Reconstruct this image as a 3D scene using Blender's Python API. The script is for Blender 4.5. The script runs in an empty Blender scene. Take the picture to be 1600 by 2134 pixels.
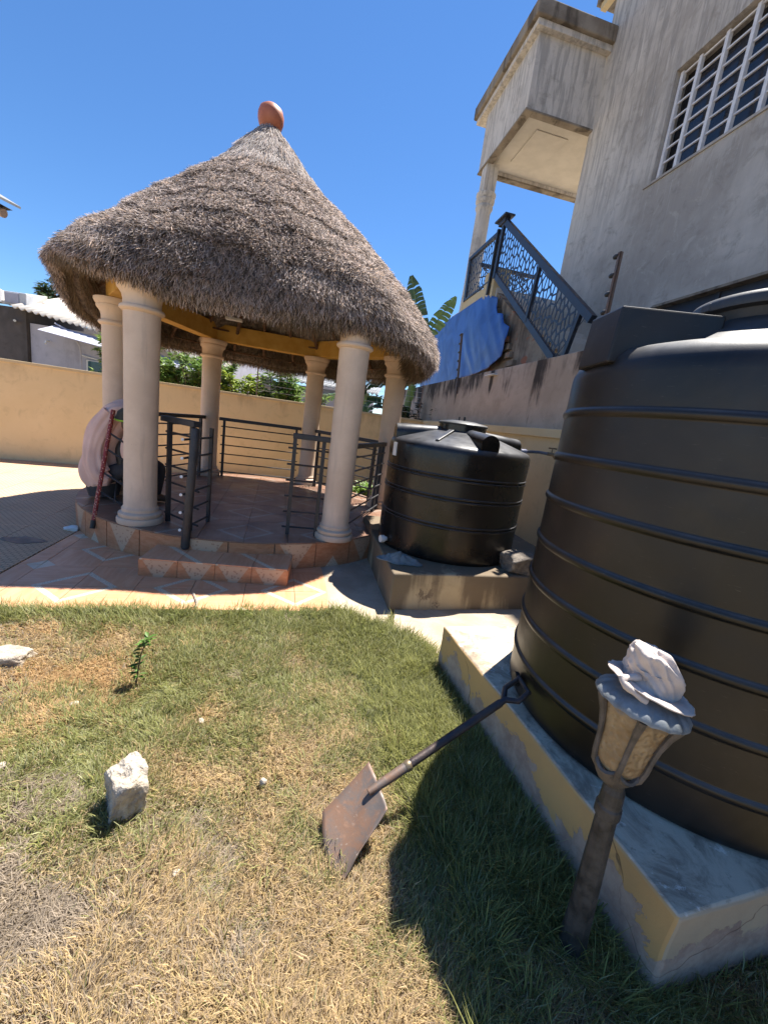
import bpy, bmesh, math, random
import numpy as np
from mathutils import Vector, Matrix
random.seed(7); rng = np.random.default_rng(11)
scene = bpy.context.scene
COL = scene.collection
R = math.radians

# ------------------------------------------------------------------ camera
EYE = 1.5
_dn = Vector((-546.0, 3928.0, 850.0)).normalized()      # gravity seen by the camera (x right, y down, z forward)
_up = -_dn
_fw = (Vector((0, 0, 1)) - Vector((0, 0, 1)).dot(_up) * _up).normalized()
_ri = _fw.cross(_up)
if _ri.x < 0: _ri = -_ri
def c2w(c): return Vector((c.dot(_ri), c.dot(_fw), c.dot(_up)))
cx, cy, cz = c2w(Vector((1, 0, 0))), c2w(Vector((0, -1, 0))), c2w(Vector((0, 0, -1)))
cam = bpy.data.cameras.new('camera'); camo = bpy.data.objects.new('camera', cam); COL.objects.link(camo)
camo.matrix_world = Matrix(((cx.x, cy.x, cz.x, 0), (cx.y, cy.y, cz.y, 0), (cx.z, cy.z, cz.z, EYE), (0, 0, 0, 1)))
cam.sensor_fit = 'VERTICAL'; cam.sensor_height = 24; cam.lens = 24 * 850 / 2134
cam.clip_start = .05; cam.clip_end = 2000
scene.camera = camo

# ------------------------------------------------------------------ light
SUN = Vector((.262, .323, .909)).normalized()
world = bpy.data.worlds.new('World'); scene.world = world; world.use_nodes = True
wn = world.node_tree.nodes; wn.clear()
sky = wn.new('ShaderNodeTexSky'); sky.sky_type = 'NISHITA'; sky.sun_disc = False
sky.sun_elevation = math.asin(SUN.z); sky.sun_rotation = math.atan2(SUN.x, SUN.y)
sky.altitude = 100; sky.air_density = 1.0; sky.dust_density = 0.0; sky.ozone_density = 10.0
bg = wn.new('ShaderNodeBackground'); bg.inputs[1].default_value = .050
wo = wn.new('ShaderNodeOutputWorld')
hsv = wn.new('ShaderNodeHueSaturation'); hsv.inputs['Saturation'].default_value = 1.07; hsv.inputs['Value'].default_value = 1.08
world.node_tree.links.new(sky.outputs[0], hsv.inputs['Color']); world.node_tree.links.new(hsv.outputs[0], bg.inputs[0]); world.node_tree.links.new(bg.outputs[0], wo.inputs[0])
sl = bpy.data.lights.new('sun', 'SUN'); sl.energy = 3.65; sl.angle = R(.55); sl.color = (1, .95, .87)
slo = bpy.data.objects.new('sun', sl); COL.objects.link(slo)
slo.rotation_euler = SUN.to_track_quat('Z', 'Y').to_euler()
scene.view_settings.view_transform = 'Standard'; scene.view_settings.look = 'None'
scene.view_settings.gamma = 1; scene.view_settings.exposure = 1.80

# ------------------------------------------------------------------ helpers
LOC = {}
class MB:
    def __init__(s): s.v = []; s.f = []
    def add(s, vs, fs):
        b = len(s.v); s.v += [tuple(v) for v in vs]; s.f += [tuple(b + i for i in f) for f in fs]; return s
    def hexa(s, o, a, b, c):
        o, a, b, c = Vector(o), Vector(a), Vector(b), Vector(c)
        vs = [o, o+a, o+a+b, o+b, o+c, o+a+c, o+a+b+c, o+b+c]
        fs = [(0,3,2,1),(4,5,6,7),(0,1,5,4),(1,2,6,5),(2,3,7,6),(3,0,4,7)]
        if a.cross(b).dot(c) < 0: fs = [f[::-1] for f in fs]
        return s.add(vs, fs)
    def box(s, c, d, rz=0):
        m = Matrix.Rotation(rz, 3, 'Z'); a = m @ Vector((d[0],0,0)); b = m @ Vector((0,d[1],0)); e = Vector((0,0,d[2]))
        return s.hexa(Vector(c) - a/2 - b/2 - e/2, a, b, e)
    def prism(s, poly, z0, z1):
        n = len(poly)
        ar = sum(poly[i][0]*poly[(i+1)%n][1]-poly[(i+1)%n][0]*poly[i][1] for i in range(n))
        if ar < 0: poly = poly[::-1]
        vs = [(p[0],p[1],z0) for p in poly] + [(p[0],p[1],z1) for p in poly]
        return s.add(vs, [tuple(range(n))[::-1], tuple(range(n,2*n))] + [(i,(i+1)%n,n+(i+1)%n,n+i) for i in range(n)])
    def slab(s, pts, off):                       # polygon in space extruded by a vector
        n = len(pts); pts = [Vector(p) for p in pts]; off = Vector(off)
        nr = Vector((0,0,0))
        for i in range(n): nr += pts[i].cross(pts[(i+1)%n])
        if nr.dot(off) < 0: pts = pts[::-1]
        return s.add(pts + [p+off for p in pts], [tuple(range(n))[::-1], tuple(range(n,2*n))] + [(i,(i+1)%n,n+(i+1)%n,n+i) for i in range(n)])
    def tube(s, path, r, seg=8, cap=True):
        path = [Vector(p) for p in path]; n = len(path); rs = r if hasattr(r,'__len__') else [r]*n
        ref = None; rings = []
        for i, p in enumerate(path):
            t = (path[min(i+1,n-1)] - path[max(i-1,0)]).normalized()
            if ref is None: ref = t.orthogonal().normalized()
            ref = (ref - ref.dot(t)*t)
            ref = ref.normalized() if ref.length > 1e-6 else t.orthogonal().normalized()
            bn = t.cross(ref)
            rings.append([p + rs[i]*(math.cos(2*math.pi*k/seg)*ref + math.sin(2*math.pi*k/seg)*bn) for k in range(seg)])
        vs = [v for rg in rings for v in rg]
        fs = [(i*seg+k, i*seg+(k+1)%seg, (i+1)*seg+(k+1)%seg, (i+1)*seg+k) for i in range(n-1) for k in range(seg)]
        if cap: fs += [tuple(range(seg))[::-1], tuple((n-1)*seg+k for k in range(seg))]
        return s.add(vs, fs)
    def lathe(s, prof, c=(0,0,0), seg=48, flut=0, nf=0, closed=False):
        vs = []
        for r, z in prof:
            for k in range(seg):
                a = 2*math.pi*k/seg; rr = max(r,1e-4)*(1 + flut*math.cos(nf*a))
                vs.append((c[0]+rr*math.cos(a), c[1]+rr*math.sin(a), c[2]+z))
        n = len(prof)
        up = prof[-1][1] > prof[0][1]
        fs = []
        for i in range(n-1):
            for k in range(seg):
                f = (i*seg+k, i*seg+(k+1)%seg, (i+1)*seg+(k+1)%seg, (i+1)*seg+k); fs.append(f)
        fs += [tuple(range(seg))[::-1], tuple((n-1)*seg+k for k in range(seg))]
        return s.add(vs, fs)
    def build(s, name, m, parent=None, smooth=False, bevel=0, local=False, angle=40):
        me = bpy.data.meshes.new(name)
        off = LOC.get(parent.name, (0,0,0)) if (parent and not local) else (0,0,0)
        me.from_pydata([(v[0]-off[0], v[1]-off[1], v[2]-off[2]) for v in s.v], [], s.f)
        me.materials.append(m)
        if smooth:
            me.polygons.foreach_set('use_smooth', [True]*len(me.polygons))
            try: me.set_sharp_from_angle(angle=R(angle))
            except Exception: pass
        me.update()
        o = bpy.data.objects.new(name, me); COL.objects.link(o)
        if parent: o.parent = parent; LOC[o.name] = off
        if bevel:
            b = o.modifiers.new('bevel', 'BEVEL'); b.width = bevel; b.segments = 2; b.limit_method = 'ANGLE'; b.angle_limit = R(35)
        return o
def tag(o, label=None, cat=None, group=None, kind=None):
    if label: o['label'] = label
    if cat: o['category'] = cat
    if group: o['group'] = group
    if kind: o['kind'] = kind
    return o
def thing(name, loc, label, cat, group=None):
    o = bpy.data.objects.new(name, None); COL.objects.link(o); o.location = loc; o.empty_display_size = .1
    LOC[o.name] = tuple(loc); return tag(o, label, cat, group)
def inst(me, name, parent, loc, rz=0):           # linked copy of a mesh as a piece of its own; loc in world
    o = bpy.data.objects.new(name, me); COL.objects.link(o); o.parent = parent
    off = LOC.get(parent.name, (0,0,0)); o.location = (loc[0]-off[0], loc[1]-off[1], loc[2]-off[2]); o.rotation_euler = (0,0,rz); return o
def fastmesh(name, V, F, m, parent=None, col=None, smooth=False):
    me = bpy.data.meshes.new(name); V = np.asarray(V, dtype=np.float32); F = np.asarray(F, dtype=np.int32)
    k = F.shape[1]
    me.vertices.add(len(V)); me.vertices.foreach_set('co', V.ravel())
    me.loops.add(F.size); me.loops.foreach_set('vertex_index', F.ravel())
    me.polygons.add(len(F)); me.polygons.foreach_set('loop_start', np.arange(0, F.size, k, dtype=np.int32))
    me.polygons.foreach_set('loop_total', np.full(len(F), k, dtype=np.int32))
    if smooth: me.polygons.foreach_set('use_smooth', np.ones(len(F), dtype=bool))
    me.update(calc_edges=True)
    if col is not None:
        a = me.color_attributes.new('col', 'FLOAT_COLOR', 'POINT')
        a.data.foreach_set('color', np.c_[col, np.ones(len(col))].astype(np.float32).ravel())
    me.materials.append(m)
    o = bpy.data.objects.new(name, me); COL.objects.link(o)
    if parent:
        o.parent = parent; off = LOC.get(parent.name, (0,0,0)); o.location = (-off[0],-off[1],-off[2])
    return o

# ------------------------------------------------------------------ materials
class NG:
    def __init__(s, name):
        s.m = bpy.data.materials.new(name); s.m.use_nodes = True; s.nt = s.m.node_tree; s.nt.nodes.clear()
        s.out = s.nt.nodes.new('ShaderNodeOutputMaterial'); s.b = s.nt.nodes.new('ShaderNodeBsdfPrincipled')
        s.l(s.b.outputs[0], s.out.inputs[0])
    def l(s, a, b): s.nt.links.new(a, b)
    def put(s, sock, v):
        if hasattr(v, 'links') or isinstance(v, bpy.types.NodeSocket): s.l(v, sock)
        elif isinstance(v, (tuple, list)) and len(v) == 3 and sock.type == 'RGBA': sock.default_value = (*v, 1)
        else: sock.default_value = v
    def pos(s, obj=False, scale=(1,1,1), rot=(0,0,0)):
        if obj: t = s.nt.nodes.new('ShaderNodeTexCoord').outputs['Object']
        else: t = s.nt.nodes.new('ShaderNodeNewGeometry').outputs['Position']
        mp = s.nt.nodes.new('ShaderNodeMapping'); mp.inputs['Scale'].default_value = scale; mp.inputs['Rotation'].default_value = rot
        s.l(t, mp.inputs[0]); return mp.outputs[0]
    def noise(s, vec, scale, detail=6, rough=.6, dist=0):
        n = s.nt.nodes.new('ShaderNodeTexNoise'); s.l(vec, n.inputs['Vector'])
        n.inputs['Scale'].default_value = scale; n.inputs['Detail'].default_value = detail; n.inputs['Roughness'].default_value = rough
        n.inputs['Distortion'].default_value = dist; return n.outputs[0]
    def vor(s, vec, scale, feat='F1'):
        n = s.nt.nodes.new('ShaderNodeTexVoronoi'); s.l(vec, n.inputs['Vector']); n.inputs['Scale'].default_value = scale; n.feature = feat
        return n
    def ramp(s, f, lo, hi, a=0., b=1.):
        n = s.nt.nodes.new('ShaderNodeMapRange'); s.put(n.inputs[0], f); n.interpolation_type = 'SMOOTHSTEP'
        n.inputs[1].default_value = lo; n.inputs[2].default_value = hi; n.inputs[3].default_value = a; n.inputs[4].default_value = b; return n.outputs[0]
    def mix(s, f, a, b):
        n = s.nt.nodes.new('ShaderNodeMix'); n.data_type = 'RGBA'; s.put(n.inputs[0], f); s.put(n.inputs[6], a); s.put(n.inputs[7], b); return n.outputs[2]
    def math(s, op, a, b=0., c=0.):
        n = s.nt.nodes.new('ShaderNodeMath'); n.operation = op; s.put(n.inputs[0], a); s.put(n.inputs[1], b); s.put(n.inputs[2], c); return n.outputs[0]
    def sep(s, v):
        n = s.nt.nodes.new('ShaderNodeSeparateXYZ'); s.l(v, n.inputs[0]); return n.outputs
    def comb(s, x, y, z):
        n = s.nt.nodes.new('ShaderNodeCombineXYZ'); s.put(n.inputs[0], x); s.put(n.inputs[1], y); s.put(n.inputs[2], z); return n.outputs[0]
    def bump(s, h, st=.3, d=.01):
        n = s.nt.nodes.new('ShaderNodeBump'); n.inputs['Strength'].default_value = st; n.inputs['Distance'].default_value = d
        s.l(h, n.inputs['Height']); s.l(n.outputs[0], s.b.inputs['Normal']); return n
    def fin(s, color, rough=.8, metal=0., spec=.5):
        s.put(s.b.inputs['Base Color'], color); s.put(s.b.inputs['Roughness'], rough); s.put(s.b.inputs['Metallic'], metal)
        s.b.inputs['Specular IOR Level'].default_value = spec; return s.m

def plain(name, c1, c2=None, scale=6, rough=.75, bump=.25, bsc=60, metal=0., spec=.5, obj=True, bd=.004, lo=.35, hi=.65, sc=(1,1,1)):
    g = NG(name); v = g.pos(obj, sc); c2 = c2 or tuple(x*.8 for x in c1)
    n = g.noise(v, scale, 8, .65); col = g.mix(g.ramp(n, lo, hi), c1, c2)
    h = g.noise(v, bsc, 5, .6); g.bump(h, bump, bd)
    rr = g.ramp(n, .3, .7, max(rough-.08, .03), min(rough+.1, 1))
    return g.fin(col, rr, metal, spec)

def stained(name, base, light, dark, streak=.7, zt=None, patch=None, bump=.35, streaklo=.5, rough=.9, zs=1.):
    """plaster with mottling and water streaks running down"""
    g = NG(name); p = g.pos()
    n1 = g.noise(p, 1.1, 9, .62, .3); col = g.mix(g.ramp(n1, .38, .66), base, light)
    n2 = g.noise(p, 5, 8, .7, .5); col = g.mix(g.ramp(n2, .5, .72, 0, .5), col, tuple(x*.72 for x in base))
    ps = g.pos(False, (1, 1, .13)); n3 = g.math('ADD', g.math('MULTIPLY', g.noise(ps, 2.4, 9, .62, .5), .75), g.math('MULTIPLY', g.noise(p, 2.0, 6, .6), .25))
    if zt is not None: n3 = g.math('ADD', n3, g.ramp(g.sep(p)[2], zt-.75*zs, zt+.05, -.05, .105))
    f = g.ramp(n3, streaklo, streaklo+.11, 0, streak)
    col = g.mix(f, col, dark)
    if patch:
        n4 = g.noise(p, 2.2, 10, .7, .2); col = g.mix(g.ramp(n4, .56, .6), col, patch)
    nf = g.noise(p, 90, 6, .7); hb = g.math('ADD', g.math('MULTIPLY', n2, .8), g.math('MULTIPLY', nf, .5))
    g.bump(hb, bump, .012)
    return g.fin(col, rough, 0, .25)

M = {}
# grey weathered plaster of the neighbour's house
def mk_building():
    g = NG('weathered plaster'); p = g.pos()
    n1 = g.noise(p, .55, 9, .6, .4); col = g.mix(g.ramp(n1, .36, .64), (.37,.335,.30), (.53,.49,.445))
    u = g.math('ADD', g.math('MULTIPLY', g.sep(p)[0], -.221), g.math('MULTIPLY', g.sep(p)[1], .975))
    col = g.mix(g.ramp(g.math('ADD', u, g.math('MULTIPLY', n1, 1.6)), 10.3, 12.4, 0, .6), col, (.66,.62,.57))
    ps = g.pos(False, (1, 1, .10)); n3 = g.noise(ps, 9, 7, .6, .35)
    hi = g.ramp(g.sep(p)[2], 5.6, 9.2, .15, 1.)
    col = g.mix(g.math('MULTIPLY', g.ramp(n3, .45, .60, 0, .58), hi), col, (.27,.255,.24))
    col = g.mix(g.math('MULTIPLY', g.ramp(g.noise(ps, 17, 5, .6), .55, .68, 0, .45), hi), col, (.68,.63,.58))
    n4 = g.noise(p, 3.2, 10, .72, .6); col = g.mix(g.ramp(n4, .50, .66, 0, .45), col, (.25,.225,.195))
    n6 = g.noise(p, 2.1, 12, .75, 1.1); col = g.mix(g.ramp(n6, .54, .68, 0, .45), col, (.58,.53,.47))
    nf = g.noise(p, 60, 6, .75); g.bump(g.math('ADD', g.math('MULTIPLY', n4, 1.2), g.math('MULTIPLY', nf, .35)), .5, .02)
    return g.fin(col, .92, 0, .2)
M['bld'] = mk_building()
M['cream_ceiling'] = plain('cream ceiling paint', (.56,.52,.46), (.50,.465,.41), 2, .85, .08)
M['edge_dirty'] = stained('dirty concrete edge', (.20,.165,.13), (.30,.26,.21), (.08,.065,.05), .8)
M['ret'] = stained('stained retaining plaster', (.42,.33,.25), (.54,.43,.34), (.035,.028,.024), .93, 2.55, None, .5, .52)
M['masonry'] = stained('rough masonry', (.20,.15,.11), (.36,.29,.22), (.05,.04,.035), .6, None, (.30,.12,.07), .8)
M['yellow'] = stained('ochre wall paint', (.69,.53,.30), (.73,.565,.33), (.44,.33,.19), .5, 1.7, None, .14, .56, .8)
M['cream'] = stained('cream wall paint', (.60,.47,.27), (.62,.50,.30), (.45,.35,.2), .12, None, None, .1, .6, .7)
M['coping'] = stained('coping paint', (.55,.43,.25), (.58,.47,.3), (.2,.16,.11), .35, None, None, .2, .55)
M['column'] = plain('column paint', (.74,.585,.475), (.68,.53,.425), 3, .7, .12, 80)
def mk_column():
    g = NG('column paint'); p = g.pos(); z = g.sep(p)[2]; n = g.noise(p, 3, 8, .65)
    c = g.mix(g.ramp(n, .35, .65), (.76,.60,.46), (.68,.525,.395))
    d = g.ramp(g.math('ADD', z, g.math('MULTIPLY', g.noise(g.pos(False,(6,6,1.5)), 2, 7, .65), .9)), .70, 1.15, .55, 0)
    c = g.mix(d, c, (.42,.34,.28)); c = g.mix(g.ramp(g.noise(g.pos(False,(5,5,.4)), 2.5, 8, .65), .56, .72, 0, .35), c, (.46,.36,.28))
    c = g.mix(g.ramp(g.noise(p, 26, 5, .7), .68, .72, 0, .5), c, (.38,.31,.26))
    g.bump(g.noise(p, 60, 5), .15, .005); return g.fin(c, .7, 0, .4)
M['column'] = mk_column()
M['beam'] = plain('yellow beam paint', (.60,.36,.075), (.52,.29,.05), 5, .7, .15)
M['wood'] = plain('raw rafters', (.16,.09,.05), (.09,.05,.03), 8, .85, .4, 30, sc=(1,1,4))
M['iron'] = plain('charcoal rail paint', (.035,.036,.042), (.055,.055,.06), 14, .5, .2, 120, .3)
M['navy'] = plain('dark blue grey steel', (.028,.034,.05), (.04,.046,.065), 6, .45, .1, 90, .3)
M['black'] = plain('flat black paint', (.012,.012,.013), (.02,.02,.02), 6, .5, .1)
M['white'] = plain('white bar paint', (.76,.74,.74), (.6,.6,.63), 8, .5, .1)
M['glassdark'] = plain('dark window glass', (.02,.022,.028), (.03,.03,.035), 3, .12, .0)
M['white_chip'] = plain('bare white ends', (.8,.8,.78), (.7,.7,.68), 8, .6, .1)
M['clay'] = plain('terracotta pot', (.50,.17,.09), (.40,.125,.065), 5, .5, .1, 30)
M['cloth_white'] = plain('pale cotton rag', (.62,.53,.47), (.54,.455,.40), 9, .95, .3, 220)
M['cloth_blue'] = plain('grey blue rag', (.20,.23,.24), (.14,.165,.17), 7, .95, .35, 200)
M['robe'] = plain('washed pink cotton', (.80,.55,.46), (.72,.48,.40), 4, .95, .2, 160)
M['trouser'] = plain('charcoal trousers', (.055,.055,.06), (.04,.04,.045), 7, .95, .3, 200)
M['skin'] = plain('dark skin', (.09,.05,.03), (.075,.04,.025), 9, .55, .1)
M['cap'] = plain('olive cap', (.06,.06,.045), (.045,.045,.035), 15, .9, .3, 200)
M['lime'] = plain('lime band', (.30,.55,.04), (.24,.45,.03), 15, .7, .2)
M['lime_dark'] = plain('soot', (.012,.012,.012), (.02,.02,.02), 9, .9, .1)

def mk_tarp():
    g = NG('blue tarpaulin'); p = g.pos(False)
    n = g.noise(p, 1.6, 6, .55, .8); c = g.mix(g.ramp(n, .35, .68), (.016,.062,.25), (.028,.10,.37))
    g.bump(g.noise(p, 300, 2), .1, .001)
    return g.fin(c, .42, 0, .5)
M['tarp'] = mk_tarp()

def mk_tank(dusty):
    g = NG('black tank plastic'); p = g.pos(True); n = g.noise(p, 2.2, 8, .6, .6)
    ps = g.noise(g.pos(True, (3,3,.5)), 2, 6, .6)
    up = g.sep(g.nt.nodes.new('ShaderNodeNewGeometry').outputs['Normal'])[2]
    dust = g.math('MULTIPLY', g.ramp(up, .25, .8), g.ramp(g.noise(p, 7, 8, .7), .25, .7, .35, 1))
    nb = g.noise(p, 1.5, 6, .6, .8); c = g.mix(g.ramp(nb, .42, .6), (.004,.004,.004), (.017,.0135,.011)); c = g.mix(g.ramp(n, .45, .7, 0, .6), c, (.012,.010,.009))  # brown blotches paint soft ground reflections into the base colour
    c = g.mix(g.ramp(ps, .52, .7, 0, .5), c, (.018,.0145,.012))
    c = g.mix(g.math('MULTIPLY', dust, .85), c, (.085,.088,.098))
    sc = g.noise(g.pos(True, (6,6,60)), 3, 5, .7); c = g.mix(g.ramp(sc, .64, .70, 0, .5), c, (.10,.085,.07))
    r = g.ramp(n, .3, .75, .22 if not dusty else .31, .38 if not dusty else .50)
    r = g.math('ADD', r, g.math('MULTIPLY', dust, .12))
    g.bump(g.math('ADD', g.noise(p, 2.6, 3), g.math('MULTIPLY', g.noise(p, 160, 3), .03)), .14, .04)
    return g.fin(c, r, 0, .5)
M['tank_s'] = mk_tank(False); M['tank_b'] = mk_tank(True)
M['lid'] = plain('grey dusty plastic', (.045,.047,.052), (.032,.034,.037), 12, .5, .1, 120)

def mk_plinth(pa=(.58,.37,.155), pb=(.53,.34,.15), lim=.145):
    """ochre paint peeled away near the ground showing grey render, thin cracks"""
    g = NG('peeling ochre paint'); p = g.pos()
    z = g.sep(p)[2]; n = g.noise(p, 3.1, 11, .68, .4)
    up = g.sep(g.nt.nodes.new('ShaderNodeNewGeometry').outputs['Normal'])[2]
    paint = g.mix(g.ramp(g.noise(p, 4, 6), .35, .65), pa, pb)
    bare = g.mix(g.ramp(g.noise(p, 9, 8, .7), .35, .65), (.30,.22,.18), (.44,.35,.28))
    f = g.math('ADD', g.math('MULTIPLY', z, -1.0), g.math('MULTIPLY', n, .62))
    peel = g.ramp(f, lim, lim+.007)
    c = g.mix(peel, paint, bare)
    w = g.noise(p, 3, 4, .6); wc = g.pos(); 
    va = g.nt.nodes.new('ShaderNodeVectorMath'); va.operation = 'ADD'; g.l(wc, va.inputs[0])
    cc = g.nt.nodes.new('ShaderNodeTexNoise'); g.l(wc, cc.inputs[0]); cc.inputs['Scale'].default_value = 5
    vs = g.nt.nodes.new('ShaderNodeVectorMath'); vs.operation = 'SCALE'; g.l(cc.outputs[1], vs.inputs[0]); vs.inputs['Scale'].default_value = .25
    g.l(vs.outputs[0], va.inputs[1])
    vo = g.vor(va.outputs[0], 1.15, 'DISTANCE_TO_EDGE')
    cr = g.math('MULTIPLY', g.ramp(vo.outputs[0], .0, .0045, 1, 0), g.ramp(g.noise(p, 1.7, 3), .45, .55))
    c = g.mix(g.math('MULTIPLY', cr, .75), c, (.12,.08,.05))
    soot = g.ramp(g.noise(g.pos(False,(1,1,.6)), 4.5, 9, .7, .4), .62, .72, 0, .6); c = g.mix(soot, c, (.10,.075,.06))
    tp = g.noise(p, 4, 10, .7, .8); top = g.mix(g.ramp(tp, .38, .58), (.30,.235,.175), (.62,.52,.39))
    top = g.mix(g.ramp(g.noise(p, 9, 8, .7, 1.), .55, .68, 0, .7), top, (.15,.125,.10))
    top = g.mix(g.ramp(g.noise(p, 5, 9, .75, .9), .55, .62, 0, .85), top, (.88,.81,.70))
    c = g.mix(g.ramp(up, .6, .8), c, top)
    g.bump(g.math('ADD', g.math('MULTIPLY', peel, -.6), g.math('ADD', g.math('MULTIPLY', cr, -.8), g.math('MULTIPLY', g.noise(p, 70, 6, .7), .4))), .45, .008)
    return g.fin(c, .88, 0, .25)
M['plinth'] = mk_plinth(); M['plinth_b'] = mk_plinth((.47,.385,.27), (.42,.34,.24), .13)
M['plinth2'] = stained('weathered cream render', (.42,.34,.22), (.52,.43,.29), (.12,.09,.065), .8, .36, (.20,.155,.11), .4, .455)
def mk_conc():
    g = NG('dusty concrete'); p = g.pos(); n = g.noise(p, 2.2, 10, .65, .5)
    c = g.mix(g.ramp(n, .35, .65), (.36,.29,.215), (.47,.39,.30)); c = g.mix(g.ramp(g.noise(p, 11, 8, .75), .55, .72, 0, .6), c, (.24,.20,.16))
    g.bump(g.noise(p, 50, 8, .75), .5, .01); return g.fin(c, .93, 0, .2)
M['conc'] = mk_conc()

def mk_tile(ca, cb, cw, worn=.3):
    g = NG('patterned floor tile'); p = g.pos(True); o = g.sep(p); x, y = o[0], o[1]
    pw = g.pos(); st = g.noise(g.pos(True, (14, 2.2, 1), (0,0,.78)), 2.2, 6, .6, .6)
    c = g.mix(g.ramp(st, .35, .65), ca, cb)
    c = g.mix(g.ramp(g.noise(pw, 1.3, 5), .35, .65, 0, .35), c, tuple(v*1.05 for v in cb))
    k = g.math('SUBTRACT', .4, g.math('ADD', x, y))         # distance from the corner at +x +y
    d = g.math('ABSOLUTE', g.math('SUBTRACT', k, .25))
    pe = g.vor(p, 60, 'DISTANCE_TO_EDGE').outputs[0]
    peb = g.mix(g.ramp(pe, .02, .12), tuple(v*.6 for v in cw), cw)
    jit = g.math('MULTIPLY', g.math('SUBTRACT', g.noise(p, 55, 3), .5), .02)
    c = g.mix(g.ramp(g.math('ADD', d, jit), .026, .030, 1, 0), c, peb)
    k2 = g.math('ADD', .4, g.math('ADD', x, y)); c = g.mix(g.ramp(k2, .10, .104, 1, 0), c, tuple(v*.88 for v in cw))
    g.bump(g.noise(p, 30, 3), .05, .002)
    du = g.noise(pw, 3, 8, .7); c = g.mix(g.ramp(du, .45, .7, 0, worn*.8), c, tuple(v*.75+.06 for v in ca))
    return g.fin(c, g.ramp(du, .3, .7, .32, .55), 0, .5)
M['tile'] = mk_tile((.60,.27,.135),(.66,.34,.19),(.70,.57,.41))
M['tile_shaded'] = mk_tile((.21,.11,.068),(.26,.145,.095),(.33,.265,.21), .75)  # more worn tile copy, darkened to put the roof's shade into its colour
def mk_riser(kind):
    g = NG('patterned riser tile'); p = g.pos(True); o = g.sep(p); x, z = o[0], o[2]
    st = g.noise(g.pos(True, (4, 4, 12), (0,.7,0)), 3, 6, .6, .5)
    c = g.mix(g.ramp(st, .35, .65), (.40,.17,.08), (.48,.235,.125))
    ax = g.math('ABSOLUTE', x)
    # cream triangle hanging from the top edge around the joints between tiles
    t = g.math('SUBTRACT', ax, g.math('MULTIPLY', g.math('ADD', z, .125 if kind == 0 else -9), .62))
    tri = g.ramp(t, -.002, .002, 1, 0) if kind == 0 else 0.0
    fl = g.vor(p, 34, 'F1').outputs[0]; cr = g.mix(g.ramp(fl, .25, .32), (.36,.22,.14), (.50,.35,.24))
    c = g.mix(tri, c, cr)
    t2 = g.math('ADD', ax, g.math('MULTIPLY', z, .75)); peb = g.vor(p, 60, 'DISTANCE_TO_EDGE').outputs[0]
    pc = g.mix(g.ramp(peb, .02, .12), (.40,.28,.19), (.58,.48,.37)); c = g.mix((g.ramp(t2, -.012, -.008, 1, 0) if kind == 1 else 0.0), c, pc)
    g.bump(g.noise(p, 25, 3), .05, .002); return g.fin(c, .4, 0, .5)
M['riser'] = mk_riser(0); M['riser_b'] = mk_riser(1)
def mk_paver():
    g = NG('embossed paving slab'); p = g.pos(True); pw = g.pos()
    n = g.noise(pw, 1.2, 9, .65); c = g.mix(g.ramp(n, .35, .65), (.60,.39,.235), (.66,.46,.29))
    br = g.nt.nodes.new('ShaderNodeTexBrick'); g.l(p, br.inputs[0]); br.inputs['Scale'].default_value = 9
    br.inputs['Mortar Size'].default_value = .05; br.inputs['Brick Width'].default_value = .5; br.inputs['Row Height'].default_value = .3
    c = g.mix(g.math('MULTIPLY', br.outputs[1], .75), c, (.30,.19,.12))
    c = g.mix(g.ramp(g.noise(pw, 4, 9, .7), .55, .7, 0, .4), c, (.35,.27,.2))
    g.bump(br.outputs[1], -.6, .004); return g.fin(c, .85, 0, .3)
M['paver'] = mk_paver()
def mk_joint():
    g = NG('grout'); p = g.pos(); return g.fin(g.mix(g.noise(p, 9), (.16,.12,.09), (.25,.2,.15)), .95, 0, .1)
M['grout'] = mk_joint()
def mk_soil():
    g = NG('dry soil under lawn'); p = g.pos(); n = g.noise(p, 3, 9, .7)
    c = g.mix(g.ramp(n, .35, .65), (.22,.17,.10), (.36,.28,.18)); g.bump(g.noise(p, 40, 8, .8), .8, .02); return g.fin(c, .97, 0, .1)
M['soil'] = mk_soil()
def attr_mat(name, rough=.7, trans=.0, spec=.3):
    g = NG(name); a = g.nt.nodes.new('ShaderNodeAttribute'); a.attribute_name = 'col'
    g.fin(a.outputs[0], rough, 0, spec)
    if trans:
        t = g.nt.nodes.new('ShaderNodeBsdfTranslucent'); g.l(a.outputs[0], t.inputs[0])
        mx = g.nt.nodes.new('ShaderNodeMixShader'); mx.inputs[0].default_value = trans
        g.l(g.b.outputs[0], mx.inputs[1]); g.l(t.outputs[0], mx.inputs[2]); g.l(mx.outputs[0], g.out.inputs[0])
    return g.m
M['grass'] = attr_mat('grass blades', .65, .42)
M['straw'] = attr_mat('thatch straw', .8, .40, .15)
M['leaf'] = attr_mat('leaves', .45, .3, .4)
M['thatch'] = plain('packed thatch', (.34,.28,.235), (.17,.14,.12), 22, .95, 1.0, 60, obj=False, bd=.03, spec=.1)
M['thatch_in'] = plain('inner thatch', (.15,.095,.055), (.08,.05,.03), 25, .95, 1.0, 50, obj=False, bd=.02, spec=.1)
def mk_metal_roof(name, a, b):
    return plain(name, a, b, 3, .6, .2, 40, obj=False)
M['roof_white'] = mk_metal_roof('sun bleached roofing', (.66,.60,.53), (.56,.50,.43))
M['roof_dark'] = mk_metal_roof('grey roofing', (.16,.17,.18), (.22,.23,.24))
M['lav'] = stained('pale lavender plaster', (.40,.40,.47), (.47,.47,.54), (.25,.24,.28), .3, None, None, .15, .56)
M['darkblk'] = stained('bare grey block', (.085,.075,.07), (.12,.105,.10), (.05,.045,.04), .4)
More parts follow.
